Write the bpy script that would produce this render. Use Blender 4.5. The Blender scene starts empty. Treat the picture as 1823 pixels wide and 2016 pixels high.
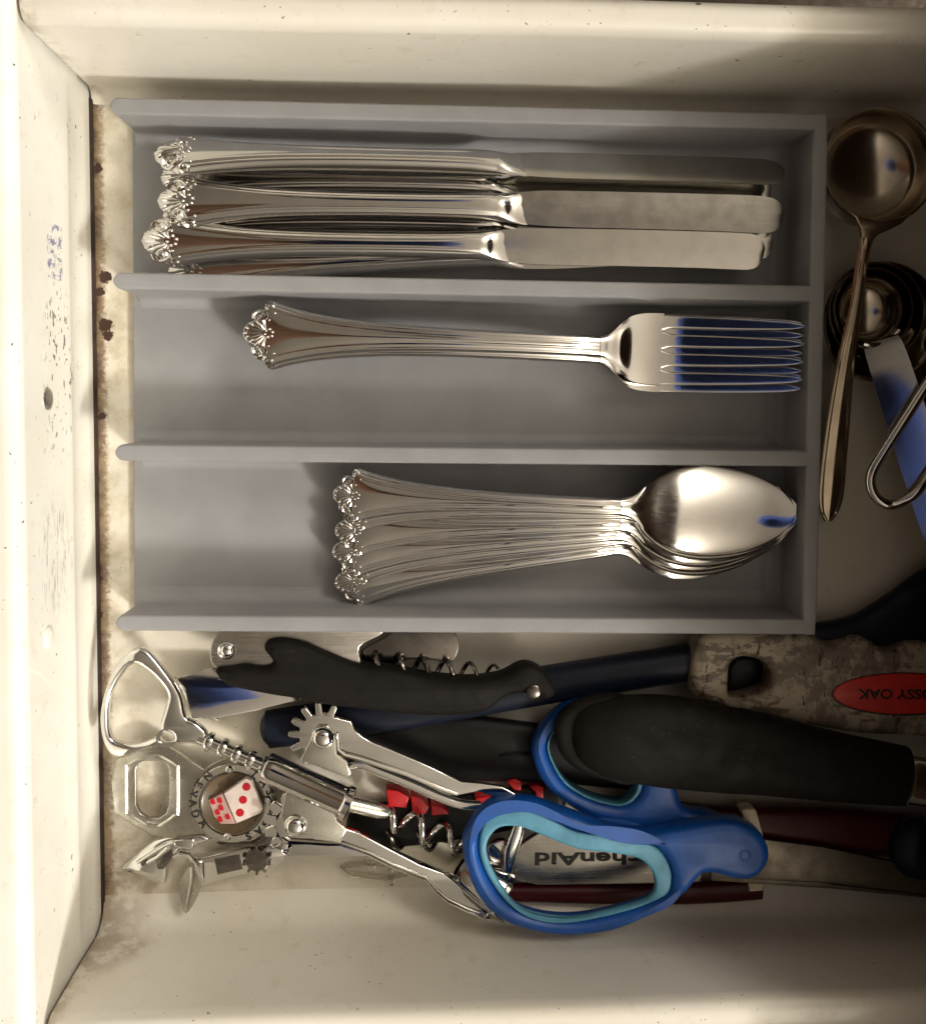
import bpy, bmesh, math, random
from mathutils import Vector, Matrix, geometry, noise
random.seed(4)
R_ = math.radians
S = 0.01                       # code is in centimetres, Blender in metres
C = bpy.context.scene.collection
sc = bpy.context.scene

# ------------------------------------------------------------------ camera
F, PPX, PPY, D = 1914.0, 911.5, 880.0, 38.5
NAD = (815.0, 790.0)
r3 = -Vector(((NAD[0]-PPX)/F, (PPY-NAD[1])/F, -1)).normalized()
r1 = Vector((r3.z, 0, -r3.x)).normalized()
r2 = r3.cross(r1)
ROT = Matrix((r1, r2, r3))
cam_d = bpy.data.cameras.new('camera')
cam = bpy.data.objects.new('camera', cam_d); C.objects.link(cam)
cam.matrix_world = Matrix.Translation((0, 0, D*S)) @ ROT.to_4x4()
cam_d.sensor_fit = 'HORIZONTAL'; cam_d.sensor_width = 36
cam_d.lens = 36*F/1823
cam_d.shift_y = -(1008-PPY)/1823
cam_d.clip_start = 0.01; cam_d.clip_end = 50
sc.camera = cam

# ------------------------------------------------------------------ light
w = bpy.data.worlds.new('World'); sc.world = w; w.use_nodes = True
bg = w.node_tree.nodes['Background']
bg.inputs[0].default_value = (1.0, 0.78, 0.55, 1); bg.inputs[1].default_value = 0.075
ld = bpy.data.lights.new('kitchen_lamp', 'POINT'); ld.shadow_soft_size = 0.17
ld.energy = 226; ld.color = (1.0, 0.965, 0.90)
lo = bpy.data.objects.new('kitchen_lamp', ld); C.objects.link(lo)
LP = Vector((150, -140, 142))*S
lo.location = LP
ld2 = bpy.data.lights.new('kitchen_lamp', 'POINT'); ld2.shadow_soft_size = 0.42
ld2.energy = 106; ld2.color = (1.0, 0.94, 0.85)
lo2 = bpy.data.objects.new('kitchen_lamp', ld2); C.objects.link(lo2)
lo2.location = Vector((150, 118, 142))*S
sc.view_settings.view_transform = 'Standard'; sc.view_settings.look = 'None'
sc.view_settings.exposure = 0.0; sc.view_settings.gamma = 1
sc.cycles.max_bounces = 10; sc.cycles.glossy_bounces = 6

# ------------------------------------------------------------------ helpers
def P(u, v, z=0.0):
    d = ROT @ Vector(((u-PPX)/F, (PPY-v)/F, -1))
    t = (z-D)/d.z
    return Vector((t*d.x, t*d.y, z))
def px(z=0.0): return F/(D-z)          # pixels per cm at height z

def cr(pts, n=6, closed=True):
    """Catmull-Rom through points of any dimension"""
    pts = [tuple(p) for p in pts]; N = len(pts); out = []
    rng = N if closed else N-1
    for i in range(rng):
        if closed: a, b, c, d = pts[(i-1) % N], pts[i], pts[(i+1) % N], pts[(i+2) % N]
        else: a, b, c, d = pts[max(i-1, 0)], pts[i], pts[i+1], pts[min(i+2, N-1)]
        for k in range(n):
            t = k/n
            out.append(tuple(0.5*((2*q) + (r-p)*t + (2*p-5*q+4*r-s)*t*t + (3*q-p-3*r+s)*t**3) for p, q, r, s in zip(a, b, c, d)))
    if not closed: out.append(pts[-1])
    return out
def interp(tab, x):
    if x <= tab[0][0]: return tab[0][1]
    for i in range(len(tab)-1):
        (x0, y0), (x1, y1) = tab[i], tab[i+1]
        if x <= x1:
            m0 = (y1-tab[i-1][1])/(x1-tab[i-1][0]) if i > 0 else (y1-y0)/(x1-x0)
            m1 = (tab[i+2][1]-y0)/(tab[i+2][0]-x0) if i+2 < len(tab) else (y1-y0)/(x1-x0)
            t = (x-x0)/(x1-x0); h = x1-x0
            return (2*t**3-3*t*t+1)*y0 + (t**3-2*t*t+t)*h*m0 + (-2*t**3+3*t*t)*y1 + (t**3-t*t)*h*m1
    return tab[-1][1]
def bump(x, c, wd): 
    q = (x-c)/wd
    return max(0.0, 1-q*q)**1.0
def smooth(a, b, x):
    t = min(1, max(0, (x-a)/(b-a))); return t*t*(3-2*t)

class MB:
    def __init__(s): s.v = []; s.f = []
    def add(s, vs, fs):
        o = len(s.v); s.v += [Vector(p) for p in vs]; s.f += [tuple(i+o for i in f) for f in fs]; return s
    def loft(s, rings, closed=True, caps=True, loop=False):
        n = len(rings[0]); vs = [p for r in rings for p in r]; fs = []
        R = len(rings)
        for i in range(R if loop else R-1):
            for j in range(n if closed else n-1):
                a = i*n+j; b = i*n+(j+1) % n; i2 = (i+1) % R
                fs.append((a, b, i2*n+(j+1) % n, i2*n+j))
        if caps and not loop and closed:
            fs.append(tuple(range(n-1, -1, -1))); fs.append(tuple((R-1)*n+j for j in range(n)))
        return s.add(vs, fs)
    def tube(s, pts, r, seg=10, closed=False, flat=1.0):
        pts = [Vector(p) for p in pts]; N = len(pts); rings = []
        prev = None
        for i, p in enumerate(pts):
            if closed: t = (pts[(i+1) % N]-pts[i-1]).normalized()
            else: t = (pts[min(i+1, N-1)]-pts[max(i-1, 0)]).normalized()
            if prev is None:
                up = Vector((0, 0, 1)) if abs(t.z) < .9 else Vector((1, 0, 0))
                nrm = (up-t*up.dot(t)).normalized()
            else:
                nrm = (prev-t*prev.dot(t)).normalized()
            prev = nrm; b = t.cross(nrm)
            rr = r[i] if isinstance(r, (list, tuple)) else r
            rings.append([p+nrm*math.cos(2*math.pi*k/seg)*rr*flat+b*math.sin(2*math.pi*k/seg)*rr for k in range(seg)])
        return s.loft(rings, loop=closed)
    def sphere(s, c, r, seg=10, rings=6, sq=(1, 1, 1)):
        c = Vector(c); rs = []
        for i in range(rings+1):
            a = math.pi*(i/rings); a = min(max(a, .05), math.pi-.05)
            rs.append([c+Vector((r*sq[0]*math.sin(a)*math.cos(2*math.pi*k/seg), r*sq[1]*math.sin(a)*math.sin(2*math.pi*k/seg), -r*sq[2]*math.cos(a))) for k in range(seg)])
        return s.loft(rs)
    def lathe(s, prof, M=None, seg=32, caps=True):
        M = M or Matrix.Identity(4); rs = []
        for (r, z) in prof:
            rs.append([M @ Vector((r*math.cos(2*math.pi*k/seg), r*math.sin(2*math.pi*k/seg), z)) for k in range(seg)])
        return s.loft(rs, caps=caps)
    def box(s, x0, x1, y0, y1, z0, z1):
        return s.add([(x0, y0, z0), (x1, y0, z0), (x1, y1, z0), (x0, y1, z0), (x0, y0, z1), (x1, y0, z1), (x1, y1, z1), (x0, y1, z1)],
                     [(3, 2, 1, 0), (4, 5, 6, 7), (0, 1, 5, 4), (1, 2, 6, 5), (2, 3, 7, 6), (3, 0, 4, 7)])
    def slab(s, outer, z0, z1, b=.05, holes=(), zf=None, dome=0.0, steps=3):
        """outer/holes: lists of (x,y) cm; rounded upper and lower edges; zf(x,y) lifts/tilts"""
        loops = []
        def area(l): return sum(l[i-1][0]*l[i][1]-l[i][0]*l[i-1][1] for i in range(len(l)))
        for k, l in enumerate([outer]+list(holes)):
            l = [(p[0], p[1]) for p in l]
            if (area(l) > 0) != (k == 0): l = l[::-1]
            loops.append(l)
        def inset(l, d):
            out = []; N = len(l)
            for i in range(N):
                a, p, c = Vector(l[i-1]), Vector(l[i]), Vector(l[(i+1) % N])
                e1 = (p-a); e2 = (c-p)
                if e1.length < 1e-9: e1 = e2
                if e2.length < 1e-9: e2 = e1
                e1.normalize(); e2.normalize()
                n1 = Vector((-e1.y, e1.x)); n2 = Vector((-e2.y, e2.x)); m = n1+n2
                if m.length < 1e-6: m = n1
                m.normalize(); k = max(.5, m.dot(n1))
                out.append(tuple(p+m*d/k))
            return out
        zf = zf or (lambda x, y: 0)
        levels = [(b*(1-math.sin(q)), z1-b*(1-math.cos(q))) for q in [math.pi/2*(1-i/steps) for i in range(steps+1)]][::-1]
        # levels run from side (inset 0) to top (inset b)
        prof = [(b*.6, z0), (0, z0+b*.6)] + [(b*(1-math.cos(math.pi/2*i/steps)), z1-b+b*math.sin(math.pi/2*i/steps)) for i in range(steps+1)]
        top = []; bot = []
        for l in loops:
            rs = []
            for (ins, z) in prof:
                q = inset(l, ins)
                rs.append([Vector((x, y, z+zf(x, y))) for x, y in q])
            s.loft(rs, caps=False)
            top.append(rs[-1]); bot.append(rs[0])
        for lst, flip in ((top, False), (bot, True)):
            flat = [[Vector((p.x, p.y, 0)) for p in l] for l in lst]
            tri = geometry.tessellate_polygon(flat)
            vs = [p for l in lst for p in l]
            fs = []
            for t in tri:
                a, b_, c = (vs[i] for i in t)
                up = (b_-a).cross(c-a).z > 0
                fs.append(t if up != flip else t[::-1])
            s.add(vs, fs)
        return s
    def pillow(s, outline, z0, h, inset_max, zf=None, n=7):
        """soft domed slab: rings shrink toward the middle"""
        zf = zf or (lambda x, y: 0)
        cx = sum(p[0] for p in outline)/len(outline); cy = sum(p[1] for p in outline)/len(outline)
        return s

def mesh(name, mb, mat, off=Vector((0, 0, 0)), sharp=38):
    me = bpy.data.meshes.new(name)
    me.from_pydata([tuple((p-off)*S) for p in mb.v], [], mb.f)
    bm = bmesh.new(); bm.from_mesh(me)
    bmesh.ops.remove_doubles(bm, verts=bm.verts, dist=1e-6)
    bmesh.ops.recalc_face_normals(bm, faces=bm.faces)
    bm.to_mesh(me); bm.free()
    me.materials.append(mat)
    me.polygons.foreach_set('use_smooth', [True]*len(me.polygons))
    me.set_sharp_from_angle(angle=R_(sharp))
    me.update()
    return me
def link(name, me, parent=None):
    o = bpy.data.objects.new(name, me); C.objects.link(o)
    if parent: o.parent = parent
    return o
class Thing:
    def __init__(s, name, label, cat, loc=(0, 0, 0), group=None, mat4=None):
        s.off = Vector(loc) if mat4 is None else Vector((0, 0, 0))
        s.o = bpy.data.objects.new(name, None); C.objects.link(s.o)
        s.o.empty_display_size = .01
        if mat4 is not None: s.o.matrix_world = mat4
        else: s.o.location = Vector(loc)*S
        s.o['label'] = label; s.o['category'] = cat
        if group: s.o['group'] = group
    def part(s, name, mb, mat, parent=None, label=None, sharp=38):
        o = link(name, mesh(name, mb, mat, s.off, sharp), parent or s.o)
        if label: o['label'] = label
        return o
def struct(name, mb, mat):
    o = link(name, mesh(name, mb, mat)); o['kind'] = 'structure'; return o
def copy_tree(o, parent=None):
    c = o.copy(); C.objects.link(c); c.parent = parent
    for ch in list(o.children): copy_tree(ch, c)
    return c

def pxy(pts, z): return [tuple(P(u, v, z)[:2]) for u, v in pts]
def text_mb(txt, size, depth=.02, bold=.0, shear=0):
    cu = bpy.data.curves.new('t', 'FONT'); cu.body = txt; cu.size = size; cu.extrude = depth; cu.offset = bold; cu.shear = shear
    cu.align_x = 'CENTER'; cu.align_y = 'CENTER'; cu.resolution_u = 3
    ob = bpy.data.objects.new('t', cu); C.objects.link(ob)
    dg = bpy.context.evaluated_depsgraph_get(); ev = ob.evaluated_get(dg)
    me = bpy.data.meshes.new_from_object(ev)
    vs = [v.co.copy() for v in me.vertices]; fs = [tuple(p.vertices) for p in me.polygons]
    bpy.data.objects.remove(ob); bpy.data.curves.remove(cu); bpy.data.meshes.remove(me)
    return vs, fs

# ------------------------------------------------------------------ materials
class NG:
    def __init__(s, name):
        s.m = bpy.data.materials.new(name); s.m.use_nodes = True
        s.t = s.m.node_tree; s.n = s.t.nodes; s.b = s.n['Principled BSDF']
        tc = s.n.new('ShaderNodeTexCoord'); mp = s.n.new('ShaderNodeMapping')
        mp.inputs['Scale'].default_value = (100, 100, 100)
        s.t.links.new(tc.outputs['Object'], mp.inputs[0]); s.co = mp.outputs[0]
    def L(s, a, b): s.t.links.new(a, b)
    def noise(s, scale, detail=4, rough=.6, co=None, stretch=None):
        n = s.n.new('ShaderNodeTexNoise'); n.inputs['Scale'].default_value = scale
        n.inputs['Detail'].default_value = detail; n.inputs['Roughness'].default_value = rough
        c = co or s.co
        if stretch:
            mp = s.n.new('ShaderNodeMapping'); mp.inputs['Scale'].default_value = stretch
            s.L(c, mp.inputs[0]); c = mp.outputs[0]
        s.L(c, n.inputs['Vector']); return n.outputs['Fac']
    def vor(s, scale):
        n = s.n.new('ShaderNodeTexVoronoi'); n.inputs['Scale'].default_value = scale
        s.L(s.co, n.inputs['Vector']); return n.outputs['Distance']
    def math(s, op, a, b=None, c=None):
        n = s.n.new('ShaderNodeMath'); n.operation = op
        for i, q in enumerate((a, b, c)):
            if q is None: continue
            if isinstance(q, (int, float)): n.inputs[i].default_value = q
            else: s.L(q, n.inputs[i])
        return n.outputs[0]
    def mr(s, x, a, b, c=0, d=1):
        n = s.n.new('ShaderNodeMapRange'); n.interpolation_type = 'SMOOTHSTEP'
        for i, q in enumerate((a, b, c, d)): n.inputs[i+1].default_value = q
        s.L(x, n.inputs[0]); return n.outputs[0]
    def mix(s, fac, a, b):
        n = s.n.new('ShaderNodeMix'); n.data_type = 'RGBA'
        for i, q in ((0, fac), (6, a), (7, b)):
            if isinstance(q, (int, float)): n.inputs[i].default_value = q
            elif isinstance(q, tuple): n.inputs[i].default_value = (*q, 1)
            else: s.L(q, n.inputs[i])
        return n.outputs[2]
    def xyz(s):
        n = s.n.new('ShaderNodeSeparateXYZ'); s.L(s.co, n.inputs[0]); return n.outputs
    def blob(s, cx, cy, cz, r):
        n = s.n.new('ShaderNodeVectorMath'); n.operation = 'DISTANCE'; n.inputs[1].default_value = (cx, cy, cz)
        s.L(s.co, n.inputs[0]); return s.mr(n.outputs['Value'], 0, r, 1, 0)
    def bumpn(s, h, strength, dist=.0005):
        n = s.n.new('ShaderNodeBump'); n.inputs['Strength'].default_value = strength; n.inputs['Distance'].default_value = dist
        s.L(h, n.inputs['Height']); s.L(n.outputs[0], s.b.inputs['Normal'])
    def col(s, c):
        if isinstance(c, tuple): s.b.inputs['Base Color'].default_value = (*c, 1)
        else: s.L(c, s.b.inputs['Base Color'])
    def set(s, rough=None, metal=None, spec=None, coat=None):
        for k, v in (('Roughness', rough), ('Metallic', metal), ('Specular IOR Level', spec), ('Coat Weight', coat)):
            if v is None: continue
            if isinstance(v, (int, float)): s.b.inputs[k].default_value = v
            else: s.L(v, s.b.inputs[k])
        return s

def plain(name, c, rough=.4, metal=0, nb=0, ns=30, var=.12, spec=.5, coat=0, scratch=False, dust=0):
    g = NG(name)
    n = g.noise(1.3, 5)
    c2 = tuple(max(0, q*(1-var*2)) for q in c)
    g.col(g.mix(g.mr(n, .35, .7), c, c2))
    if scratch:
        sn = g.noise(4, 6, .7, stretch=(.12, 3, 3))
        g.set(rough=g.mr(sn, .3, .8, rough*.82, rough*1.35))
    else: g.set(rough=g.mr(n, .3, .75, rough*.85, rough*1.2))
    g.set(metal=metal, spec=spec, coat=coat)
    if dust:
        d1 = g.math('MULTIPLY', g.mr(g.noise(9, 2, .5), .66, .74), g.mr(g.noise(.7, 3), .42, .62))
        d2 = g.math('MULTIPLY', g.mr(g.noise(2.2, 6, .75, stretch=(.5, 2.5, 1)), .58, .78), .55)
        cc = g.mix(g.math('MULTIPLY', g.math('MAXIMUM', d1, d2), dust), g.mix(g.mr(n, .35, .7), c, c2), tuple(min(.5, q*1.3+.055) for q in c))
        g.col(cc)
    if nb: g.bumpn(g.noise(ns, 3), nb)
    return g.m

M = {}
M['silver'] = plain('silver', (.68, .66, .63), .10, 1, var=.03, scratch=True)
M['knife_steel'] = plain('knife_steel', (.57, .55, .505), .17, 1, var=.05, scratch=True)
M['chrome'] = plain('chrome', (.80, .79, .75), .09, 1, var=.04)
M['worn_chrome'] = plain('worn_chrome', (.72, .70, .62), .28, 1, var=.06, nb=.03, ns=12)
M['satin'] = plain('satin_steel', (.55, .52, .47), .30, 1, var=.08, scratch=True)
M['dark_steel'] = plain('dark_steel', (.22, .20, .18), .22, 1, var=.15)
M['cup_steel'] = plain('cup_steel', (.52, .46, .38), .17, 1, var=.08)
M['blade'] = plain('scissor_steel', (.20, .175, .14), .40, 1, var=.12)
M['plate'] = plain('dull_nickel', (.50, .475, .41), .26, 1, var=.10, nb=.03, ns=12)
M['knife_dull'] = plain('darker_knife_steel', (.36, .345, .32), .22, 1, var=.12, scratch=True)  # knife steel in a darker tone, for the middle blade
M['satin_blue'] = plain('polished_steel', (.44, .43, .42), .13, 1, var=.06)
M['brassy'] = plain('warm_steel', (.50, .41, .30), .22, 1, var=.08)
M['rubber'] = plain('black_rubber', (.009, .0075, .006), .62, nb=.12, ns=60, spec=.14, dust=.55)
M['black'] = plain('black_plastic', (.007, .006, .006), .42, spec=.22, dust=.35)
M['navy'] = plain('navy_plastic', (.006, .009, .020), .4, spec=.25, dust=.35)
M['blue'] = plain('blue_plastic', (.003, .078, .36), .42, nb=.05, ns=50, dust=.16)
M['teal'] = plain('light_blue_rubber', (.085, .285, .42), .5)
M['red'] = plain('red_plastic', (.55, .008, .012), .35)
M['maroon'] = plain('dark_red_plastic', (.05, .002, .004), .4, spec=.3)
M['ivory'] = plain('ivory_plastic', (.72, .62, .45), .4)
M['wht'] = plain('die_white', (.70, .60, .55), .25)
M['pink'] = plain('die_side', (.50, .31, .28), .3)
M['pip'] = plain('die_red', (.45, .01, .02), .3)
M['brown'] = plain('brown_enamel', (.10, .070, .04), .25)
M['ink'] = plain('black_ink', (.015, .013, .012), .5)
M['badge'] = plain('red_badge', (.62, .035, .025), .35)
M['gem'] = plain('rhinestone', (.95, .95, .95), .04, 1, var=.02)
M['seam'] = plain('rust_seam', (.035, .017, .010), .8, nb=.5, ns=6)
M['oak'] = plain('dark_wood', (.10, .062, .032), .5)
M['ceil'] = plain('ceiling_paint', (.80, .745, .65), .8)
M['shirt'] = plain('blue_cloth', (.020, .068, .32), .9)
M['reflection_cloth'] = plain('brown_cloth', (.16, .075, .035), .9)
M['counter'] = plain('counter_wood', (.14, .075, .04), .4)

def grey_plastic():
    g = NG('grey_plastic')
    n = g.noise(.5, 3); f = g.noise(25, 3)
    c = g.mix(g.mr(n, .35, .7), (.285, .283, .290), (.255, .253, .260))
    g.col(g.mix(g.math('MULTIPLY', g.mr(f, .62, .75), .10), c, (.33, .32, .32)))
    g.set(rough=.46, spec=.42); g.bumpn(g.noise(70, 2), .10, .0003)
    return g.m
M['tray'] = grey_plastic()

X0 = P(187, 1000, 0).x                      # inner face of the front panel
YT = P(700, 187, 0).y; YB = P(700, 1803, 0).y
def enamel(name, tint, where):
    g = NG(name)
    x, y, z = g.xyz()
    n1 = g.noise(.16, 4); n2 = g.noise(1.1, 6, .65); n3 = g.noise(4.5, 5, .7)
    c = g.mix(g.mr(n1, .35, .65), tint, tuple(q*k for q, k in zip(tint, (.95, .94, .90))))
    c = g.mix(g.math('MULTIPLY', g.mr(n2, .54, .80), .30), c, (.44, .36, .24))
    # small chips
    sp = g.math('MULTIPLY', g.mr(g.noise(2.6, 2, .5), .735, .755), 1.0)
    fine = g.mr(g.noise(6.5, 2, .5), .72, .74)
    dens = g.mr(g.noise(.35, 2), .45, .62)
    chips = g.math('MULTIPLY', g.math('MAXIMUM', sp, fine), dens)
    c = g.mix(chips, c, (.10, .085, .07))
    if where == 'floor':
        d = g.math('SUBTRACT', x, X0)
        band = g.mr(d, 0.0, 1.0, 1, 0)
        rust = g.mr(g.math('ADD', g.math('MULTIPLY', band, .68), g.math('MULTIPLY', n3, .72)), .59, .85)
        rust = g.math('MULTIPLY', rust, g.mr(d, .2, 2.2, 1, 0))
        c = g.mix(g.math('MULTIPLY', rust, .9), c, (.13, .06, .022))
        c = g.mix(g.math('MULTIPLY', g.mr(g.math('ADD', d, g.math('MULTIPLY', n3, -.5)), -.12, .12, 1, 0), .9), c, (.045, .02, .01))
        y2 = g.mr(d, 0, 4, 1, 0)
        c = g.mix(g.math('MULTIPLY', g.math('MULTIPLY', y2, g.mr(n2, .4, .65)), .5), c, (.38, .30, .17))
        for (u, v, r) in ((206, 545, .55), (208, 640, .6), (212, 660, .45), (197, 575, .4), (200, 820, .35), (193, 330, .4), (196, 1210, .3), (193, 1140, .4)):
            p = P(u, v, 0)
            b = g.mr(g.math('ADD', g.math('MULTIPLY', g.blob(p.x, p.y, 0, r), .6), g.math('MULTIPLY', n3, .8)), .72, .78)
            c = g.mix(b, c, (.040, .014, .006))
        for (u, v, r) in ((230, 1790, 3.4), (215, 1700, 2.6), (420, 1790, 2.6), (300, 1560, 2.2), (560, 1795, 2.5)):  # brown dirt stains, widened and darkened to paint in the rim's shadow too
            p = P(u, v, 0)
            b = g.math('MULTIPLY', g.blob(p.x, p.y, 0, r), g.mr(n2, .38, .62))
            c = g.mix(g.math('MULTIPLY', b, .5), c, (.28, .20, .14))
    if where == 'side':
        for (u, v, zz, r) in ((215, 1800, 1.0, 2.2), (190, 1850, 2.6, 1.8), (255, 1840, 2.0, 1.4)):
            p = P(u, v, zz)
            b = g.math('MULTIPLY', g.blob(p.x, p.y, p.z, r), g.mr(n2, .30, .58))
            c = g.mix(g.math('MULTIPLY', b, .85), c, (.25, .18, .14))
        d = g.math('SUBTRACT', x, X0)
        e = g.math('MULTIPLY', g.mr(d, 0, .9, 1, 0), g.mr(n2, .42, .6))
        c = g.mix(g.math('MULTIPLY', e, .7), c, (.28, .20, .11))
    if where == 'front':
        def box(y0, y1, z0, z1):
            a = g.math('MULTIPLY', g.math('GREATER_THAN', y, y0), g.math('LESS_THAN', y, y1))
            b = g.math('MULTIPLY', g.math('GREATER_THAN', z, z0), g.math('LESS_THAN', z, z1))
            return g.math('MULTIPLY', a, b)
        def ell(p0, p1):
            yc, zc, ry, rz = (p0[0]+p1[0])/2, (p0[1]+p1[1])/2, abs(p0[0]-p1[0])*.62, abs(p0[1]-p1[1])*.62
            q = g.math('ADD', g.math('POWER', g.math('DIVIDE', g.math('SUBTRACT', y, yc), ry), 2), g.math('POWER', g.math('DIVIDE', g.math('SUBTRACT', z, zc), rz), 2))
            return g.mr(q, .15, 1.0, 1, 0)
        def onwall(u, v):                      # pixel on the panel's inner plane
            dd = ROT @ Vector(((u-PPX)/F, (PPY-v)/F, -1)); t = X0/dd.x
            return t*dd.y, D+t*dd.z
        ya, za = onwall(98, 545); yb, zb = onwall(125, 448)
        pr = g.math('MULTIPLY', box(ya, yb, min(za, zb), max(za, zb)), g.mr(g.noise(3.1, 5, .75, stretch=(1, 1.2, 1)), .52, .56))
        c = g.mix(g.math('MULTIPLY', pr, .85), c, (.10, .11, .28))
        # scuff scratches
        ya, za = onwall(145, 1190); yb, zb = onwall(78, 985)
        scr = g.noise(3.0, 5, .75, stretch=(1, .38, 3.0))
        sb = g.math('MULTIPLY', ell((ya, za), (yb, zb)), g.mr(scr, .51, .62))
        c = g.mix(g.math('MULTIPLY', sb, .8), c, (.28, .255, .23))
        # small chips in the middle of the panel
        ya, za = onwall(150, 900); yb, zb = onwall(85, 540)
        ch = g.math('MULTIPLY', ell((ya, za), (yb, zb)), g.mr(g.noise(5.0, 1, .4, stretch=(1, .7, 1.2)), .635, .655))
        c = g.mix(ch, c, (.16, .14, .12))
    g.col(c)
    g.set(rough=g.mr(n2, .3, .8, .27, .5), spec=.5, coat=.12)
    g.bumpn(g.math('ADD', g.math('MULTIPLY', n1, .6), g.math('MULTIPLY', chips, -.2)), .12, .002)
    return g.m
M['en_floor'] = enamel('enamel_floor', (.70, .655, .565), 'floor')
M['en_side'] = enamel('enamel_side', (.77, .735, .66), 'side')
M['en_front'] = enamel('enamel_front', (.82, .80, .74), 'front')

def camo():
    g = NG('camouflage_print')
    a = g.noise(.6, 5, .7, stretch=(1, .6, 1)); b = g.noise(1.2, 6, .7, stretch=(.6, 1.4, 1)); c_ = g.noise(2.2, 4, .65, stretch=(1.6, .45, 1))
    c = g.mix(g.mr(a, .42, .52), (.17, .135, .105), (.36, .305, .225))
    c = g.mix(g.mr(b, .52, .58), c, (.14, .11, .085))
    c = g.mix(g.mr(c_, .60, .66), c, (.045, .028, .018))
    c = g.mix(g.mr(g.noise(1.7, 4, .7), .60, .66), c, (.25, .225, .19))
    g.col(c); g.set(rough=.5, spec=.4); return g.m
M['camo'] = camo()
def clear():
    g = NG('clear_plastic'); g.col((.9, .88, .8)); g.set(rough=.08); g.b.inputs['Transmission Weight'].default_value = 1; g.b.inputs['IOR'].default_value = 1.45
    return g.m
M['clear'] = clear()

# ------------------------------------------------------------------ setting
mb = MB(); mb.box(-60, 90, -90, 90, -72.2, -72); struct('kitchen_floor', mb, M['oak'])
# the counter above the pushed-in end of the drawer, out of frame to the right
CE = 19.2
mb = MB(); mb.slab([(CE, -80), (CE+60, -80), (CE+60, 90), (CE, 90)], 11.0, 14.4, .5); struct('counter_top', mb, M['counter'])
mb = MB(); mb.slab([(66, -130), (110, -130), (110, 130), (66, 130)], 57, 61, .4); struct('unseen_shade_slab', mb, M['counter'])  # added slab, out of view, that keeps both lamps off the right side
# the kitchen ceiling, which the silver mirrors
mb = MB(); mb.box(-260, 330, -330, 300, 178, 181); struct('ceiling', mb, M['ceil'])

# ------------------------------------------------------------------ drawer
XR = 40.0; ZR = 6.9
dr = Thing('drawer', 'worn cream enamelled metal kitchen drawer holding the cutlery tray and the loose utensils', 'drawer', (0, 0, 0))
mb = MB()
mb.box(X0+.10, XR, YB-.3, YT+.3, -.25, 0)
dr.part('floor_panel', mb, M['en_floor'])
def side_profile(cove, zr=ZR, width=1.25, r=.5):
    """list of (d,z): d = distance outward from inner face"""
    pts = []
    for i in range(9):
        a = math.pi/2*i/8
        pts.append((-cove*(1-math.sin(a)), .004+cove*(1-math.cos(a))))
    for i in range(1, 6): pts.append((.0-.03*math.sin(math.pi*i/6), cove+(zr-r-cove)*i/6))
    for i in range(8):
        a = math.pi/2*i/7
        pts.append((r*(1-math.cos(a)), zr-r+r*math.sin(a)))
    for i in range(8):
        a = math.pi/2*i/7
        pts.append((width-r+r*math.sin(a), zr-r+r*math.cos(a)))
    pts.append((width, -.3)); pts.append((-cove, -.25))
    return pts
def side(y0, sgn, cove, width, zr=ZR):
    mb = MB(); rings = []
    prof = side_profile(cove, zr, width)
    xs = [X0+.12, X0+.16, X0+.3] + [X0+.3+(XR-X0-.3)*i/24 for i in range(1, 25)]
    for k, x in enumerate(xs):
        sh = (.06, .02, 0)[k] if k < 3 else 0
        wob = .03*math.sin(x*.35)
        rings.append([Vector((x, y0+sgn*(d+sh+wob), max(z-(sh if z > 1 else 0), z-.06))) for d, z in prof])
    mb.loft(rings); return mb
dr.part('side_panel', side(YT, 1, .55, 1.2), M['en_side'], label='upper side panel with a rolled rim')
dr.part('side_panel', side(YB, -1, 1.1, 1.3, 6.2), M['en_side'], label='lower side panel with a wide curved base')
# front panel: profile along x (toward left) and z, extruded along y; raised bead near the bottom
mb = MB(); rings = []
ys = [YB-2.2+i*(YT-YB+4.4)/90 for i in range(91)]
for y in ys:
    e = smooth(YT+.3, YT-2.2, y)*smooth(YB-.3, YB+1.5, y)
    prof = [(-1.6, -.4), (.02, -.4), (.02, .35)]
    for i in range(13):
        z = .5+i*.16
        prof.append((.02-.16*e*math.sin(math.pi*i/12)**.8 if False else .02-.10*e*(1-((i-6)/6)**2), z))
    prof += [(-.04*e, 2.7), (-.05*e, 4.2), (-.02*e, 5.8), (0, 6.6)]
    r = .55
    q = [(x-.02 if i > 1 else x, z) for i, (x, z) in enumerate(prof)]
    for i in range(1, 8):
        a = math.pi/2*i/7; q.append((-r*(1-math.cos(a)), 6.6+r*math.sin(a)))
    q += [(-3.0, 7.18), (-6, 7.18), (-6, -.4)]
    rings.append([Vector((X0+x, y, z)) for x, z in q])
mb.loft(rings); fp = dr.part('front_panel', mb, M['en_front'], sharp=50)
mb = MB(); mb.box(X0-.03, X0+.165, YB+.3, YT-.3, -.2, .03); dr.part('seam', mb, M['seam'], label='rusty seam between the floor and the front panel')
def wallpt(u, v, x):
    d = ROT @ Vector(((u-PPX)/F, (PPY-v)/F, -1)); t = x/d.x
    return Vector((x, t*d.y, D+t*d.z))
for k, (u, v) in enumerate(((93, 785), (95, 1255))):
    p = wallpt(u, v, X0-.06); mb = MB()
    mt = Matrix.Translation(p) @ Matrix.Rotation(math.pi/2, 4, 'Y')
    mb.lathe([(.40, -.05), (.40, .03), (.36, .07), (.25, .10), (.12, .11), (.02, .11)], mt, 28)
    dr.part('rivet', mb, M['worn_chrome'] if k == 0 else M['en_front'])

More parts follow.
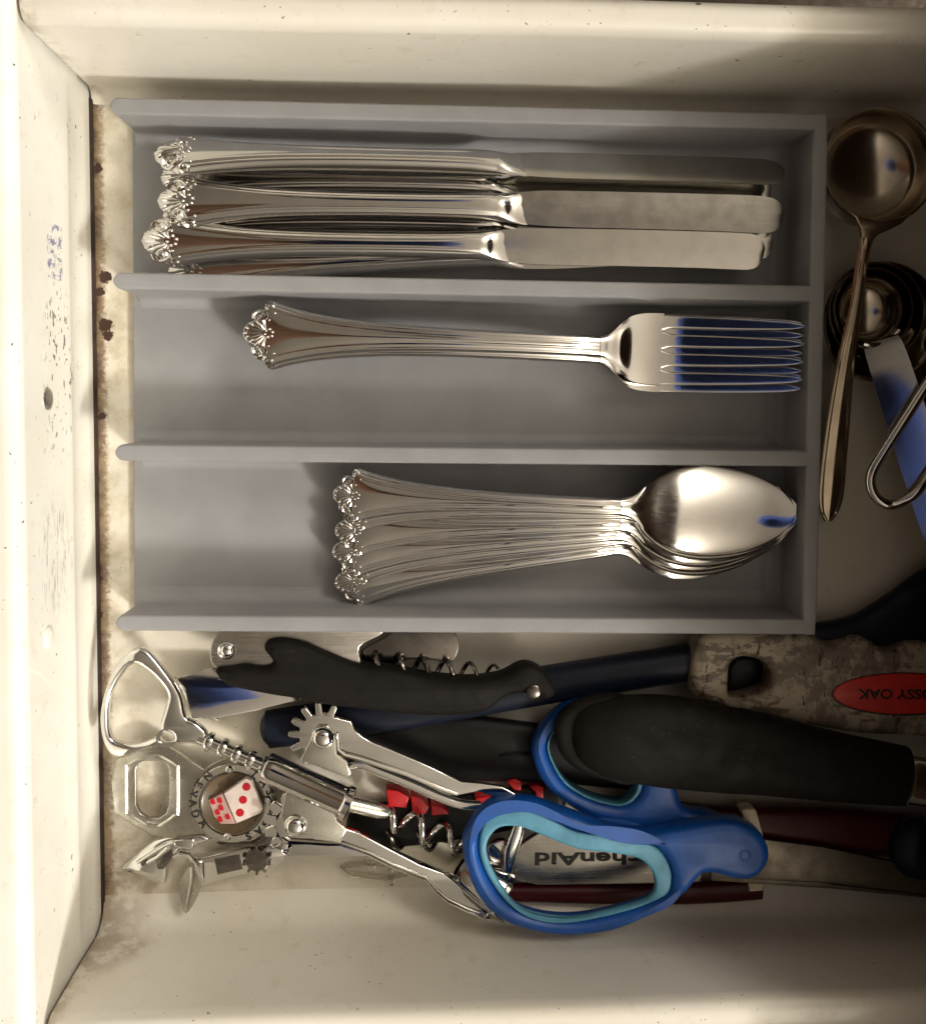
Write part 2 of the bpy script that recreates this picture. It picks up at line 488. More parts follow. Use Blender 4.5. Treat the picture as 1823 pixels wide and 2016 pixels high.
# ------------------------------------------------------------------ cutlery tray
ZT = 2.8; ZB = .30
TLp, TRp, BRp, BLp = P(232, 207, ZT), P(1620, 238, ZT), P(1594, 1234, ZT), P(237, 1227, ZT)
xax = ((TRp-TLp)+(BRp-BLp)).normalized(); yax = Vector((-xax.y, xax.x, 0))
TO = (TLp+TRp+BRp+BLp)/4
TLn = ((TRp-TLp).length+(BRp-BLp).length)/4; TWd = ((TLp-BLp).length+(TRp-BRp).length)/4
def TW(x, y, z): return TO*0+Vector((TO.x, TO.y, 0))+xax*x+yax*y+Vector((0, 0, z))
def tl(u, v, z):
    q = P(u, v, z)-Vector((TO.x, TO.y, z)); return q.dot(xax), q.dot(yax)
def wall_prof(hw, fl, fr, z0=ZB-.1, top=ZT):
    """cross profile (offset, z), left side flare fl and right flare fr radius at the foot"""
    out = []
    r = .55
    for s_, f in ((-1, fl), (1, fr)):
        seq = []
        if f:
            for i in range(7):
                a = math.pi/2*i/6
                seq.append((hw+.05+f*(1-math.sin(a)), ZB+f*(1-math.cos(a))))
        else: seq.append((hw+.04, z0+.05))
        seq.append((hw+.02, (ZB+top)/2)); seq.append((hw, top-.16))
        for i in range(1, 5):
            a = math.pi/2*i/4; seq.append((hw-.10*(1-math.cos(a)), top-.10+.10*math.sin(a)-.0))
        seq = [(s_*d, z) for d, z in seq]
        out.append(seq)
    return [(out[0][0][0], z0)]+out[0]+out[1][::-1]+[(out[1][0][0], z0)]
def wall(y0, y1, hw, x0, x1, fl, fr):
    mb = MB(); prof = wall_prof(hw, fl, fr); rings = []
    rt = hw
    for i in range(9):
        a = math.pi/2*i/8
        rings.append((x0+rt*(1-math.sin(a))*1.0 if False else x0+rt*(1-math.cos(a)), max(.03, math.sin(a))))
    for i in range(1, 13): rings.append((x0+rt+(x1-x0-rt)*i/12, 1.0))
    R = []
    for x, k in rings:
        y = y0+(y1-y0)*(x-x0)/(x1-x0)
        ring = []
        for d, z in prof:
            kk = k
            ring.append(TW(x+.10*smooth(ZT, ZB, z), y+d*kk, z))
        R.append(ring)
    return mb.loft(R)
tray = Thing('cutlery_tray', 'grey plastic cutlery tray with three compartments and an open left end', 'cutlery tray', (TO.x, TO.y, 0))
HW = .30
x0 = -TLn; x1 = TLn+HW*.2
base_x0 = tl(262, 700, ZB)[0]
mb = MB(); mb.box(0, 1, 0, 1, 0, 1); mb = MB()
bx = [(base_x0, TWd+.3), (TLn+.25, TWd+.3), (TLn+.25, -TWd-.3), (base_x0, -TWd-.3)]
mb.slab([tuple(TW(x, y, 0)[:2]) for x, y in bx], .04, ZB, .06)
tray.part('base', mb, M['tray'])
def rowy(u0, v0, u1, v1): return tl(u0, v0, ZT)[1], tl(u1, v1, ZT)[1]
ya, yb = rowy(232, 207, 1600, 238); tray.part('side_wall', wall(ya, yb, HW, x0-.28, x1, .55, 0), M['tray'])
yc, yd = rowy(232, 1227, 1580, 1235); tray.part('side_wall', wall(yc, yd, HW, x0-.15, x1, 0, .55), M['tray'])
ye, yf = rowy(235, 552, 1580, 577); tray.part('divider', wall(ye, yf, HW, x0-.20, x1-.1, .4, .4), M['tray'])
yg, yh = rowy(238, 891, 1580, 903); tray.part('divider', wall(yg, yh, HW, x0-.15, x1-.1, .4, .4), M['tray'])
mb = MB(); R = []
xe0 = tl(1617, 238, ZT)[0]; xe1 = tl(1595, 1230, ZT)[0]
prof = wall_prof(HW-.02, .55, 0, top=ZT-.004)
n = 14
for i in range(n+1):
    y = yb+.26+(yd-yb-.54)*i/n; xx = xe0+(xe1-xe0)*i/n
    kk = 1 if 0 < i < n else .8
    R.append([TW(xx+d*kk, y, z) for d, z in prof])
tray.part('end_wall', mb.loft(R), M['tray'])

# ------------------------------------------------------------------ cutlery
def ornament(mb, w, zt, k=1.0):
    """shell and scrolls at the handle end; w = half width of the shoulder, zt(x,y) surface height"""
    cx = .92*k
    for i in range(9):
        a = R_(-76+152*i/8)
        r0, r1 = .20*k, (.90-.10*abs(math.sin(a)))*k
        pts = []; rr = []
        for j in range(7):
            t = j/6; r = r0+(r1-r0)*t
            x = cx-r*math.cos(a); y = r*math.sin(a)*.72
            pts.append(Vector((x, y, zt(max(x, .02), y)+.035*math.sin(math.pi*min(1, t*.9+.08))-.03)))
            rr.append((.025+.062*t)*k*(1 if j < 6 else .6))
        mb.tube(pts, rr, 7)
    for i in range(6):
        a = 2*math.pi*i/6+.3
        x, y = cx+.06+.15*k*math.cos(a), .15*k*math.sin(a)
        mb.sphere((x, y, zt(x, y)+.015), .055*k, 8, 5)
    for sgn in (-1, 1):
        # large C scroll
        pts = []; rr = []
        for j in range(22):
            t = j/21; a = R_(200-430*t); r = (.34-.25*t)*k
            x = (.66+r*math.cos(a)*.9)*k; y = (.62*w/1.2+r*math.sin(a)*.75)
            pts.append(Vector((x, sgn*y, zt(x, sgn*y)+.02))); rr.append((.078-.035*t)*k)
        mb.tube(pts, rr, 7)
        # corner scroll at the shoulder
        pts = []; rr = []
        for j in range(16):
            t = j/15; a = R_(250-400*t); r = (.19-.13*t)*k
            x = (1.0+r*math.cos(a))*k; y = w*.86+r*math.sin(a)*.8
            pts.append(Vector((x, sgn*y, zt(x, sgn*y*.98)+.01))); rr.append((.06-.02*t)*k)
        mb.tube(pts, rr, 6)
        for (x, y) in ((.98*k, .40*w), (1.18*k, .62*w)):
            mb.sphere((x, sgn*y, zt(x, sgn*y)+.01), .048*k, 8, 5)
def flat_handle(wtab, ztab, x0, x1, thick=.17):
    wd = lambda x: max(.012, interp(wtab, x))
    zc = lambda x: interp(ztab, x)
    def zt(x, y):
        w_ = wd(x); e = max(0, w_-abs(y)); t = min(1, abs(y)/w_)
        z = zc(x)+thick*(1-t**6)*min(1, .35+w_/.4)
        k = smooth(.2, 1.6, x)*smooth(x1+.1, x1-1.0, x)
        z += k*(.036*bump(e, .085, .085)+.030*bump(e, .25, .085))
        if w_ > .3:
            q = abs(y)/max(.01, w_-.30); z += k*.08*max(0, 1-q*q)
        return z
    mb = MB(); R = []
    xs = [x0+.0+.25*(i/12)**1.8 for i in range(13)]+[x0+.25+(1.3-.25)*i/14 for i in range(1, 15)]+[x0+1.3+(x1-x0-1.3)*i/46 for i in range(1, 47)]
    nt = 45
    for x in xs:
        w_ = wd(x); ring = []
        for j in range(nt):
            y = w_*(-1+2*j/(nt-1)); y = w_*math.sin(math.pi/2*y/w_*.96)/math.sin(math.pi/2*.96)
            ring.append(Vector((x, y, zt(x, y)-(thick*.0))))
        for j in range(5):
            t = 1-2*j/4; ring.append(Vector((x, w_*t*.93, zc(x)-.05*(1-t*t))))
        R.append(ring)
    mb.loft(R); return mb, zt, wd, zc

def frame(pA, pB, roll=0):
    X = (pB-pA).normalized(); Y = Vector((0, 0, 1)).cross(X).normalized(); Z = X.cross(Y)
    m = Matrix((X, Y, Z)).transposed().to_4x4()
    m = m @ Matrix.Rotation(R_(roll), 4, 'X')
    m.translation = pA*S
    return m
WT = [(0, .02), (.03, .20), (.10, .33), (.22, .43), (.38, .50), (.52, .60), (.66, .82), (.80, 1.04), (.95, 1.20), (1.08, 1.20), (1.35, 1.10), (2.0, .93), (3.0, .74), (4.2, .60), (5.6, .50), (7.5, .435), (9.5, .41), (12.0, .40), (14, .40)]
# --- forks
def make_fork(label):
    L = 20.9
    t = Thing('dinner_fork', label, 'fork', group='silver forks stacked in the middle compartment')
    zt_ = [(0, .92), (2, 1.06), (5, 1.22), (8, 1.28), (11, 1.14), (13, .84), (14.3, .56), (15.2, .40), (15.9, .38), (16.6, .46), (18.0, .83), (19.5, 1.26), (20.9, 1.68)]
    XH = 13.4
    mb, zt, wd, zc = flat_handle(WT, zt_, 0, XH)
    h = t.part('handle', mb, M['silver'], sharp=60)
    mo = MB(); ornament(mo, 1.2, zt); t.part('shell_ornament', mo, M['silver'], h)
    XT = 15.85
    hw = [(XH, .40), (XH+.25, .44), (XH+.5, .62), (XH+.8, .93), (XH+1.2, 1.22), (XH+1.7, 1.33), (XT, 1.35), (L, 1.2)]
    mb = MB(); R = []
    for i in range(30):
        x = XH-.02+(XT-XH+.02)*i/29; w_ = interp(hw, x); ring = []
        kk = smooth(XH, XH+.9, x)
        for j in range(21):
            y = w_*(-1+2*j/20); q = y/w_
            dish = .06*kk*(q*q-.4)
            crest = .10*math.exp(-((x-XH-.75)/.28)**2)*max(0, 1-q*q*1.6)
            ring.append(Vector((x, y, zc(x)+.20*(1-kk*.35)-(.10*(1-kk))*abs(q)**4+dish+crest)))
        for j in range(7):
            q = 1-2*j/6; ring.append(Vector((x, w_*q*.985, zc(x)-.0+.06*kk*(q*q-.4))))
        R.append(ring)
    mb.loft(R); t.part('head', mb, M['silver'], sharp=50)
    for k in range(4):
        yr = (-1.5+k)*.735; yt = (-1.5+k)*.665
        mb = MB(); R = []
        for i in range(24):
            s_ = i/23; x = XT-.03+(L-XT+.03)*s_; y = yr+(yt-yr)*s_
            w_ = (.245-.03*s_-.11*s_**3) if s_ < .9 else (.245-.03*s_-.11*s_**3)*math.sqrt(max(.02, 1-((s_-.9)/.1)**2))
            fl = .12*(1-s_/.12)**3 if s_ < .12 else 0          # rounded slot root
            wl, wr = w_+(fl if k > 0 else 0), w_+(fl if k < 3 else 0)
            qy = y/1.35; b = zc(x)+.06*(qy*qy-.4)*(1-s_*.8)
            th = .13-.05*s_
            R.append([Vector((x, y-wl*q, b+th*h_)) for q, h_ in ((1, .25), (1, .8), (.86, .98), (.74, 1), (.35, 1.004))]+[Vector((x, y+wr*q, b+th*h_)) for q, h_ in ((.35, 1.004), (.74, 1), (.86, .98), (1, .8), (1, .25))]+[Vector((x, y, b))])
        mb.loft(R); t.part('tine', mb, M['silver'], sharp=50)
    return t.o
fz = .32
fk = make_fork('uppermost silver dinner fork of the stack, its tines in front')
pA, pB = P(483, 656, fz+1.15), P(1577, 697, fz+1.6)
fk.matrix_world = frame(Vector((pA.x, pA.y, fz+.62)), Vector((pB.x, pB.y, fz+.62)))
for i, (du0, dv0, du1, dv1, lab) in enumerate(((4, 6, -7, 17, 'second silver dinner fork, its tine tips just below those of the uppermost fork'),
                                               (10, 4, -2, -7, 'lowest silver dinner fork, only its tine tips peeping out above'))):
    c = copy_tree(fk); c['label'] = lab
    a = P(483+du0, 656+dv0, fz+1.1); b = P(1577+du1, 697+dv1, fz+1.5); zz = fz+.62-.30*(i+1)
    c.matrix_world = frame(Vector((a.x, a.y, zz)), Vector((b.x, b.y, zz)))

# --- spoons
def make_spoon(label):
    L = 17.7; XH = 10.9
    t = Thing('dinner_spoon', label, 'spoon', group='silver spoons fanned out in the lower compartment')
    WS = [(x*.94, y*.84) for x, y in WT]
    zt_ = [(0, .50), (2, .66), (5, .95), (8, 1.16), (10, 1.20), (11.2, 1.10), (12.2, .96), (14, .86), (16, .86), (17.7, .92)]
    mb, zt, wd, zc = flat_handle(WS, zt_, 0, XH, .15)
    h = t.part('handle', mb, M['silver'], sharp=60)
    mo = MB(); ornament(mo, 1.0, zt, .88); t.part('shell_ornament', mo, M['silver'], h)
    bw = [(XH, .345), (11.1, .37), (11.5, .52), (11.85, .85), (12.2, 1.14), (12.6, 1.38), (13.1, 1.58), (14.0, 1.70), (15.0, 1.63), (15.9, 1.43), (16.6, 1.14), (17.1, .83), (17.42, .52), (17.6, .28), (L, .02)]
    dp = [(XH, .0), (11.5, .06), (12.4, .19), (13.4, .34), (14.4, .42), (15.4, .41), (16.4, .30), (17.2, .11), (L, 0)]
    R = []; mb = MB()
    xs = [XH-.02+(17.3-XH+.02)*i/40 for i in range(41)]+[17.3+(L-17.3)*math.sin(math.pi/2*i/10) for i in range(1, 11)]
    for x in xs:
        w_ = max(.015, interp(bw, x)); d = max(0, interp(dp, x)); ring = []
        for j in range(33):
            q = math.sin(math.pi/2*(-1+2*j/32)); sh = (1-q*q)
            nk = 1-smooth(XH, 12.0, x)
            ring.append(Vector((x, w_*q, zc(x)+.15-d*sh**.92+nk*(.05*max(0, 1-q*q*4)-.13*q**6))))
        for j in range(15):
            q = math.sin(math.pi/2*(1-2*j/14)); sh = (1-q*q)
            ring.append(Vector((x, w_*q*.985, zc(x)+.04-.08*(1-smooth(XH, 12.0, x))-d*sh**.92)))
        R.append(ring)
    mb.loft(R); t.part('bowl', mb, M['silver'], sharp=60)
    return t.o
sp = make_spoon('uppermost silver spoon of the fan, its whole bowl uncovered')
sz = .34
ends = [(656, 972, 1600, 1012), (667, 992, 1593, 1012), (660, 1044, 1585, 1016), (655, 1086, 1580, 1018), (669, 1103, 1577, 1022), (660, 1147, 1572, 1024)]
labs = [None, 'second silver spoon of the fan, its scrolled end half under the uppermost spoon', 'third silver spoon of the fan, counted down from the uppermost one',
        'fourth silver spoon of the fan, counted down from the uppermost one', 'fifth silver spoon of the fan, next to the bottom one', 'bottom silver spoon of the fan, nearest to the lower tray wall']
for i, (u0, v0, u1, v1) in enumerate(ends):
    c = sp if i == 0 else copy_tree(sp)
    if labs[i]: c['label'] = labs[i]
    zz = sz+.145*(5-i)
    a, b = P(u0, v0, zz+.35), P(u1, v1, zz+.95)
    c.matrix_world = frame(Vector((a.x, a.y, zz-.06*i*.0)), Vector((b.x, b.y, zz)))

# --- knives
def make_knife(label):
    L = 23.4; XH = 12.45
    t = Thing('dinner_knife', label, 'knife', group='silver dinner knives lying in the top compartment')
    wtab = [(0, .02), (.03, .18), (.10, .30), (.22, .40), (.38, .47), (.55, .58), (.75, .80), (.95, .93), (1.15, .92), (1.6, .84), (2.6, .70), (4, .575), (6, .50), (8.5, .475), (11, .49), (12.2, .525), (12.5, .53)]
    ht = [(0, .10), (.3, .22), (1, .34), (3, .40), (7, .44), (11, .44), (12.0, .42), (12.5, .375)]
    wd = lambda x: max(.012, interp(wtab, x))
    def zt(x, y):
        w_ = wd(x); q = min(1, abs(y)/w_); e = w_-abs(y); k = smooth(.4, 1.7, x)*smooth(12.9, 11.2, x)
        return interp(ht, x)*(1-q**2.6)**.55+k*(.034*bump(e, .12, .10)+.028*bump(e, .30, .09))
    mb = MB(); R = []
    xs = [.25*(i/12)**1.8 for i in range(13)]+[.25+1.05*i/14 for i in range(1, 15)]+[1.3+(XH-1.3)*i/56 for i in range(1, 57)]
    nt = 45
    for x in xs:
        w_ = wd(x); ring = []
        for j in range(nt):
            y = w_*math.sin(math.pi/2*(-1+2*j/(nt-1))); ring.append(Vector((x, y, zt(x, y))))
        for j in range(1, 12):
            q = math.sin(math.pi/2*(1-2*j/12)); ring.append(Vector((x, w_*q, -interp(ht, x)*(1-abs(q)**2.6)**.55)))
        R.append(ring)
    mb.loft(R); h = t.part('handle', mb, M['silver'], sharp=60)
    mo = MB(); ornament(mo, .93, zt, 1.18); t.part('shell_ornament', mo, M['silver'], h)
    mb = MB(); R = []
    for (x, a, b) in ((12.35, .515, .365), (12.5, .535, .36), (12.68, .55, .31), (12.85, .56, .23), (13.0, .575, .16), (13.2, .60, .105), (13.4, .62, .07), (13.6, .63, .03)):
        R.append([Vector((x, a*math.cos(2*math.pi*k/24), b*math.sin(2*math.pi*k/24))) for k in range(24)])
    mb.loft(R); t.part('bolster', mb, M['silver'])
    up = [(13.1, .55), (13.7, .62), (14.5, .66), (18, .66), (21, .64), (22.6, .60), (23.05, .50), (23.3, .30), (L, .05)]
    lo_ = [(13.1, -.55), (13.7, -.62), (15, -.68), (18, -.70), (21, -.74), (22.4, -.78), (22.9, -.76), (23.2, -.6), (23.35, -.3), (L, .0)]
    mb = MB(); R = []
    for i in range(50):
        s_ = i/49; x = 13.1+(L-13.1)*(1-(1-s_)**1.6)
        a, b = interp(lo_, x), interp(up, x); th = .085-.035*s_
        R.append([Vector((x, b, -th*.5)), Vector((x, b, th*.5)), Vector((x, b*.6+a*.4, th*.9)), Vector((x, a*.75+b*.25, th*.62)), Vector((x, a, .012)), Vector((x, a, -.012)), Vector((x, a*.75+b*.25, -th*.62)), Vector((x, b*.6+a*.4, -th*.9))])
    mb.loft(R); t.part('blade', mb, M['knife_steel'], sharp=25)
    return t.o
kn = make_knife('silver dinner knife lying flat along the middle, its blade below the tilted knife')
def put(o, u0, v0, z0, u1, v1, z1, roll):
    o.matrix_world = frame(P(u0, v0, z0), P(u1, v1, z1), roll)
put(kn, 312, 396, 1.95, 1540, 418, 1.80, -2)
for (u0, v0, z0, u1, v1, z1, roll, lab) in (
    (305, 306, 2.2, 1560, 336, 1.9, -35, 'silver dinner knife tilted against the upper tray wall, its blade in shadow'),
    (281, 474, 1.75, 1508, 490, 1.62, 4, 'silver dinner knife at the front, nearest the middle compartment, pale blade uncovered'),
    (318, 350, .85, 1558, 372, .9, -8, 'silver dinner knife lowest against the upper wall, only its tip past the tilted knife'),
    (322, 424, .80, 1548, 444, .9, 3, 'silver dinner knife under the middle one, only its blade tip showing beyond it'),
    (332, 536, .70, 1520, 470, .85, 2, 'silver dinner knife in shadow beside the divider, mostly under the front knife')):
    c = copy_tree(kn); c['label'] = lab; put(c, u0, v0, z0, u1, v1, z1, roll)

for ch in kn.children:
    if ch.name.startswith('blade'):
        ch.material_slots[0].link = 'OBJECT'; ch.material_slots[0].material = M['knife_dull']

# ------------------------------------------------------------------ loose utensils
def handle_loft(stations, seg=24, exp=2.4, endcap=True, sub=5):
    """stations (u, v, z, half width px, half height cm) -> rounded bar"""
    st = cr(stations, sub, False); R = []
    cs = [P(a[0], a[1], a[2]) for a in st]; N = len(st)
    for i, a in enumerate(st):
        t = (cs[min(i+1, N-1)]-cs[max(i-1, 0)]).normalized()
        sd = Vector((0, 0, 1)).cross(t).normalized(); up = t.cross(sd)
        hw = max(.02, a[3])/px(a[2]); hh = max(.02, a[4]); ring = []
        for k in range(seg):
            q = 2*math.pi*k/seg; c_, s_ = math.cos(q), math.sin(q)
            ring.append(cs[i]+sd*hw*math.copysign(abs(c_)**(2/exp), c_)+up*hh*math.copysign(abs(s_)**(2/exp), s_))
        R.append(ring)
    mb = MB()
    if endcap:
        for e, idx, sg in ((0, 0, -1), (N-1, 1, 1)):
            pass
    return mb.loft(R)
def rounded(stations, n=4):
    """add shrinking stations at both ends so the bar closes like a finger tip"""
    def cap(a, b):
        du, dv = a[0]-b[0], a[1]-b[1]; l = math.hypot(du, dv); du /= l; dv /= l
        out = []
        for i in range(n):
            q = math.pi/2*(i+.3)/(n+.3); k = math.sin(q); off = a[3]*(1-math.cos(math.pi/2-q))
            off = a[3]*math.cos(q)*.8
            out.append((a[0]+du*off, a[1]+dv*off, a[2], a[3]*k, a[4]*k))
        return out
    return cap(stations[0], stations[1])+list(stations)+cap(stations[-1], stations[-2])[::-1]
def tilt(z0, pu, pv, du, dv):
    """height function: slope per cm along the pixel direction"""
    p = P(pu, pv, z0); q = P(pu+du, pv+dv, z0); d = (q-p).normalized()
    return lambda slope: (lambda x, y: ((x-p.x)*d.x+(y-p.y)*d.y)*slope)
def slab_px(outline, z0, z1, b=.05, holes=(), zf=None, sm=0):
    o = cr(outline, sm) if sm else outline
    mb = MB(); mb.slab(pxy(o, z1), z0, z1, b, [pxy(cr(h, sm) if sm else h, z1) for h in holes], zf); return mb

# dark handles at the bottom of the pile
t = Thing('kitchen_tool', 'slim navy plastic tool handle slanting under the black corkscrew toward the camouflage handle', 'tool handle', P(510, 1432, 0))
t.part('handle', handle_loft(rounded([(542, 1434, .75, 38, .5), (700, 1412, .8, 40, .55), (1090, 1346, .95, 38, .6), (1375, 1301, 1.0, 37, .6)])), M['navy'])
t = Thing('kitchen_tool', 'wide black plastic tool handle in the dark between wing corkscrew and blue scissors', 'tool handle', P(700, 1450, 0))
t.part('handle', handle_loft(rounded([(700, 1452, .5, 55, .42), (800, 1464, .52, 72, .45), (950, 1474, .55, 66, .46), (1100, 1486, .55, 58, .46), (1230, 1500, .55, 56, .45)])), M['black'])
mb = MB(); mb.tube([P(985, 1492, 1.15), P(1045, 1487, 1.17), P(1085, 1489, 1.15)], .05, 6)
t.part('seam_line', mb, M['black'])
t = Thing('kitchen_tool', 'broad charcoal tool handle curving out from behind the tray corner at the right edge', 'tool handle', P(1700, 1230, 0))
t.part('handle', handle_loft(rounded([(1600, 1262, .8, 36, .5), (1680, 1256, .8, 46, .55), (1750, 1236, .8, 62, .6), (1840, 1195, .8, 80, .65), (1960, 1120, .8, 80, .65)])), M['navy'])
t = Thing('kitchen_tool', 'dark navy tool handle end at the lower right edge over the scissor blades', 'tool handle', P(1800, 1680, 0))
t.part('handle', handle_loft(rounded([(1800, 1668, 1.5, 62, .7), (1880, 1676, 1.5, 66, .75), (1990, 1690, 1.5, 66, .75)])), M['navy'])

# camouflage knife handle
t = Thing('folding_knife', 'camouflage printed knife handle with finger grooves, a thumb hole and a red oval badge', 'knife', P(1600, 1350, 0))
ol = [(1364, 1318), (1372, 1275), (1390, 1252), (1440, 1246), (1530, 1246), (1600, 1252), (1622, 1266), (1645, 1271), (1670, 1265), (1697, 1257), (1718, 1264), (1742, 1279), (1765, 1279), (1797, 1269), (1830, 1270), (1860, 1282), (1890, 1270), (1930, 1265), (1960, 1300), (1960, 1440), (1900, 1462), (1800, 1452), (1700, 1448), (1600, 1432), (1500, 1410), (1420, 1392), (1368, 1372)]
hole = [(1437, 1335), (1440, 1312), (1455, 1298), (1480, 1297), (1505, 1306), (1519, 1320), (1521, 1345), (1512, 1362), (1485, 1372), (1455, 1377), (1438, 1372)]
cm = t.part('handle', slab_px(ol, .7, 2.05, .33, [hole], sm=3), M['camo'], sharp=60)
mb = MB(); mb.slab(pxy(cr(hole, 3), .7), .35, .75, .05); t.part('hole_dark_fill', mb, M['black'])  # black fill below the thumb hole, painting its cavity dark
bc = (1780, 1367)
ov = [(bc[0]+139*math.cos(a), bc[1]+40*math.sin(a)) for a in [2*math.pi*i/48 for i in range(48)]]
bd = t.part('badge', slab_px(ov, 2.0, 2.14, .06), M['badge'])
ov2 = [(bc[0]+143*math.cos(a), bc[1]+43*math.sin(a)) for a in [2*math.pi*i/48 for i in range(48)]]
t.part('badge_rim', slab_px(ov2, 1.98, 2.07, .03), M['ink'])
def letters(txt, u, v, z, size_px, ang, part_of, bold=.012, mat=None, width_px=None, shear=0):
    """flat lettering whose reading direction makes ang degrees with image right (counterclockwise)"""
    k = 1/px(z); vs, fs = text_mb(txt, size_px*1.4*k, .012, bold*size_px*k*1.2, shear)
    if width_px:
        cw = max(p.x for p in vs)-min(p.x for p in vs); sx = width_px*k/cw
        vs = [Vector((p.x*sx, p.y, p.z)) for p in vs]
    c = P(u, v, z); rot = Matrix.Rotation(R_(ang), 3, 'Z')
    m_ = MB(); m_.add([c+rot @ p for p in vs], fs); return m_
t.part('lettering', letters('MOSSY OAK', 1778, 1366, 2.15, 20, 179, t, .03, width_px=186), M['ink'], bd)

# black waiter's corkscrew
t = Thing('waiter_corkscrew', "black handled waiter's corkscrew with a steel lever and a dark spiral, beside the tray", 'corkscrew', P(750, 1340, 0))
ho = [(422, 1322), (450, 1317), (480, 1312), (510, 1316), (535, 1312), (530, 1298), (519, 1284), (520, 1270), (532, 1262), (561, 1261), (600, 1270), (648, 1290), (707, 1312), (767, 1318), (827, 1331), (908, 1340), (962, 1337), (995, 1329), (1022, 1314), (1043, 1311), (1066, 1321), (1086, 1343), (1095, 1368), (1078, 1381), (1050, 1372), (1018, 1370), (990, 1380), (962, 1402), (900, 1413), (800, 1411), (702, 1400), (640, 1392), (588, 1381), (534, 1373), (452, 1356), (430, 1340)]
t.part('handle', slab_px(ho, 1.35, 2.45, .36, sm=3), M['rubber'], sharp=70)
lv = [(413, 1288), (418, 1262), (434, 1244), (470, 1236), (720, 1236), (752, 1248), (708, 1274), (706, 1312), (640, 1318), (560, 1322), (539, 1304), (533, 1316), (512, 1319), (482, 1312), (455, 1314), (430, 1318), (417, 1306)]
lev = t.part('lever', slab_px(lv, 1.75, 2.0, .05, sm=4), M['satin'])
mb = MB(); mt = Matrix.Translation(P(446, 1281, 1.98)); mb.lathe([(.33, 0), (.33, .05), (.28, .09), (.24, .05), (.20, .08), (.12, .13), (.02, .14)], mt, 24); t.part('rivet', mb, M['chrome'], lev)
fb = [(712, 1282), (757, 1256), (790, 1240), (880, 1240), (903, 1262), (899, 1290), (886, 1305), (840, 1298), (800, 1300), (760, 1312), (716, 1305)]
t.part('foil_blade', slab_px(fb, 1.2, 1.38, .04, sm=3), M['dark_steel'])
mb = MB(); pts = []; rr = []
a0, a1 = P(735, 1309, 1.6), P(978, 1326, 1.6); ax = (a1-a0); L_ = ax.length; ax.normalize(); sd = Vector((-ax.y, ax.x, 0))
for i in range(150):
    s_ = i/149; q = 2*math.pi*5.1*s_; r = .40*(1-.25*s_)
    pts.append(a0+ax*L_*s_+sd*r*math.cos(q)+Vector((0, 0, r*math.sin(q)))); rr.append(.105*(1-.45*s_**3))
mb.tube(pts, rr, 9); t.part('spiral', mb, M['dark_steel'])
mb = MB(); mb.lathe([(.27, 0), (.27, .06), (.2, .1), (.02, .11)], Matrix.Translation(P(1050, 1362, 2.42)), 20); t.part('rivet', mb, M['dark_steel'])

# chrome can piercer reflecting blue
t = Thing('can_piercer', 'flat chrome can piercer with a blue sheen, poking out left of the black corkscrew', 'can piercer', P(450, 1370, 0))
cp = [(348, 1333), (412, 1315), (470, 1312), (560, 1338), (640, 1372), (600, 1385), (507, 1400), (425, 1410), (384, 1406), (374, 1380), (366, 1352)]
zf = tilt(.75, 450, 1362, -.59, .80)(.36)
t.part('plate', slab_px(cp, .60, .77, .05, zf=zf), M['silver'])
mb = MB(); mb.tube([P(374, 1352, .72), P(430, 1338, .68), P(520, 1320, .62)], .05, 6); t.part('ridge', mb, M['chrome'])
mb = MB(); mb.tube([P(344, 1335, .5), P(362, 1352, .62), P(374, 1378, .7), P(392, 1404, .66), P(430, 1418, .5)], [.08, .12, .13, .12, .06], 8); t.part('piercing_edge', mb, M['chrome'])

# red ridged plastic handle deep in the pile
t = Thing('kitchen_tool', 'black plastic tool with bright red ridges glimpsed under the wing corkscrew arm', 'kitchen tool', P(880, 1600, 0))
t.part('handle', handle_loft(rounded([(720, 1628, .28, 48, .24), (880, 1612, .30, 46, .26), (1080, 1580, .30, 42, .24)])), M['black'])
for q in ([(760, 1554), (783, 1557), (806, 1570), (800, 1592), (764, 1588)], [(808, 1566), (832, 1572), (846, 1590), (838, 1604), (812, 1600)], [(848, 1584), (872, 1590), (884, 1604), (850, 1607)],
          [(706, 1588), (716, 1590), (722, 1606), (708, 1603)], [(734, 1592), (750, 1598), (754, 1610), (738, 1610)], [(935, 1571), (962, 1568), (992, 1574), (985, 1586), (940, 1585)],
          [(998, 1540), (1012, 1534), (1027, 1540), (1026, 1558), (1012, 1556)], [(1042, 1550), (1058, 1546), (1070, 1550), (1070, 1582), (1058, 1578), (1054, 1560)]):
    t.part('ridge', slab_px(q, .3, .90, .06), M['red'])
t = Thing('kitchen_tool', 'small dark steel spiral lying beneath the wing corkscrew, beside its worm', 'spiral', P(830, 1660, 0))
mb = MB(); pts = []
for i in range(90):
    s_ = i/89; q = 2*math.pi*3.2*s_; c = P(760+190*s_, 1652+10*s_, .5)
    pts.append(c+Vector((.0, .34*math.cos(q), .34*math.sin(q))))
mb.tube(pts, .085, 8); t.part('coil', mb, M['dark_steel'])
mb = slab_px([(745, 1630), (800, 1640), (905, 1668), (930, 1720), (880, 1726), (800, 1690), (750, 1655)], .1, .2, .03); t.part('base_plate', mb, M['worn_chrome'])

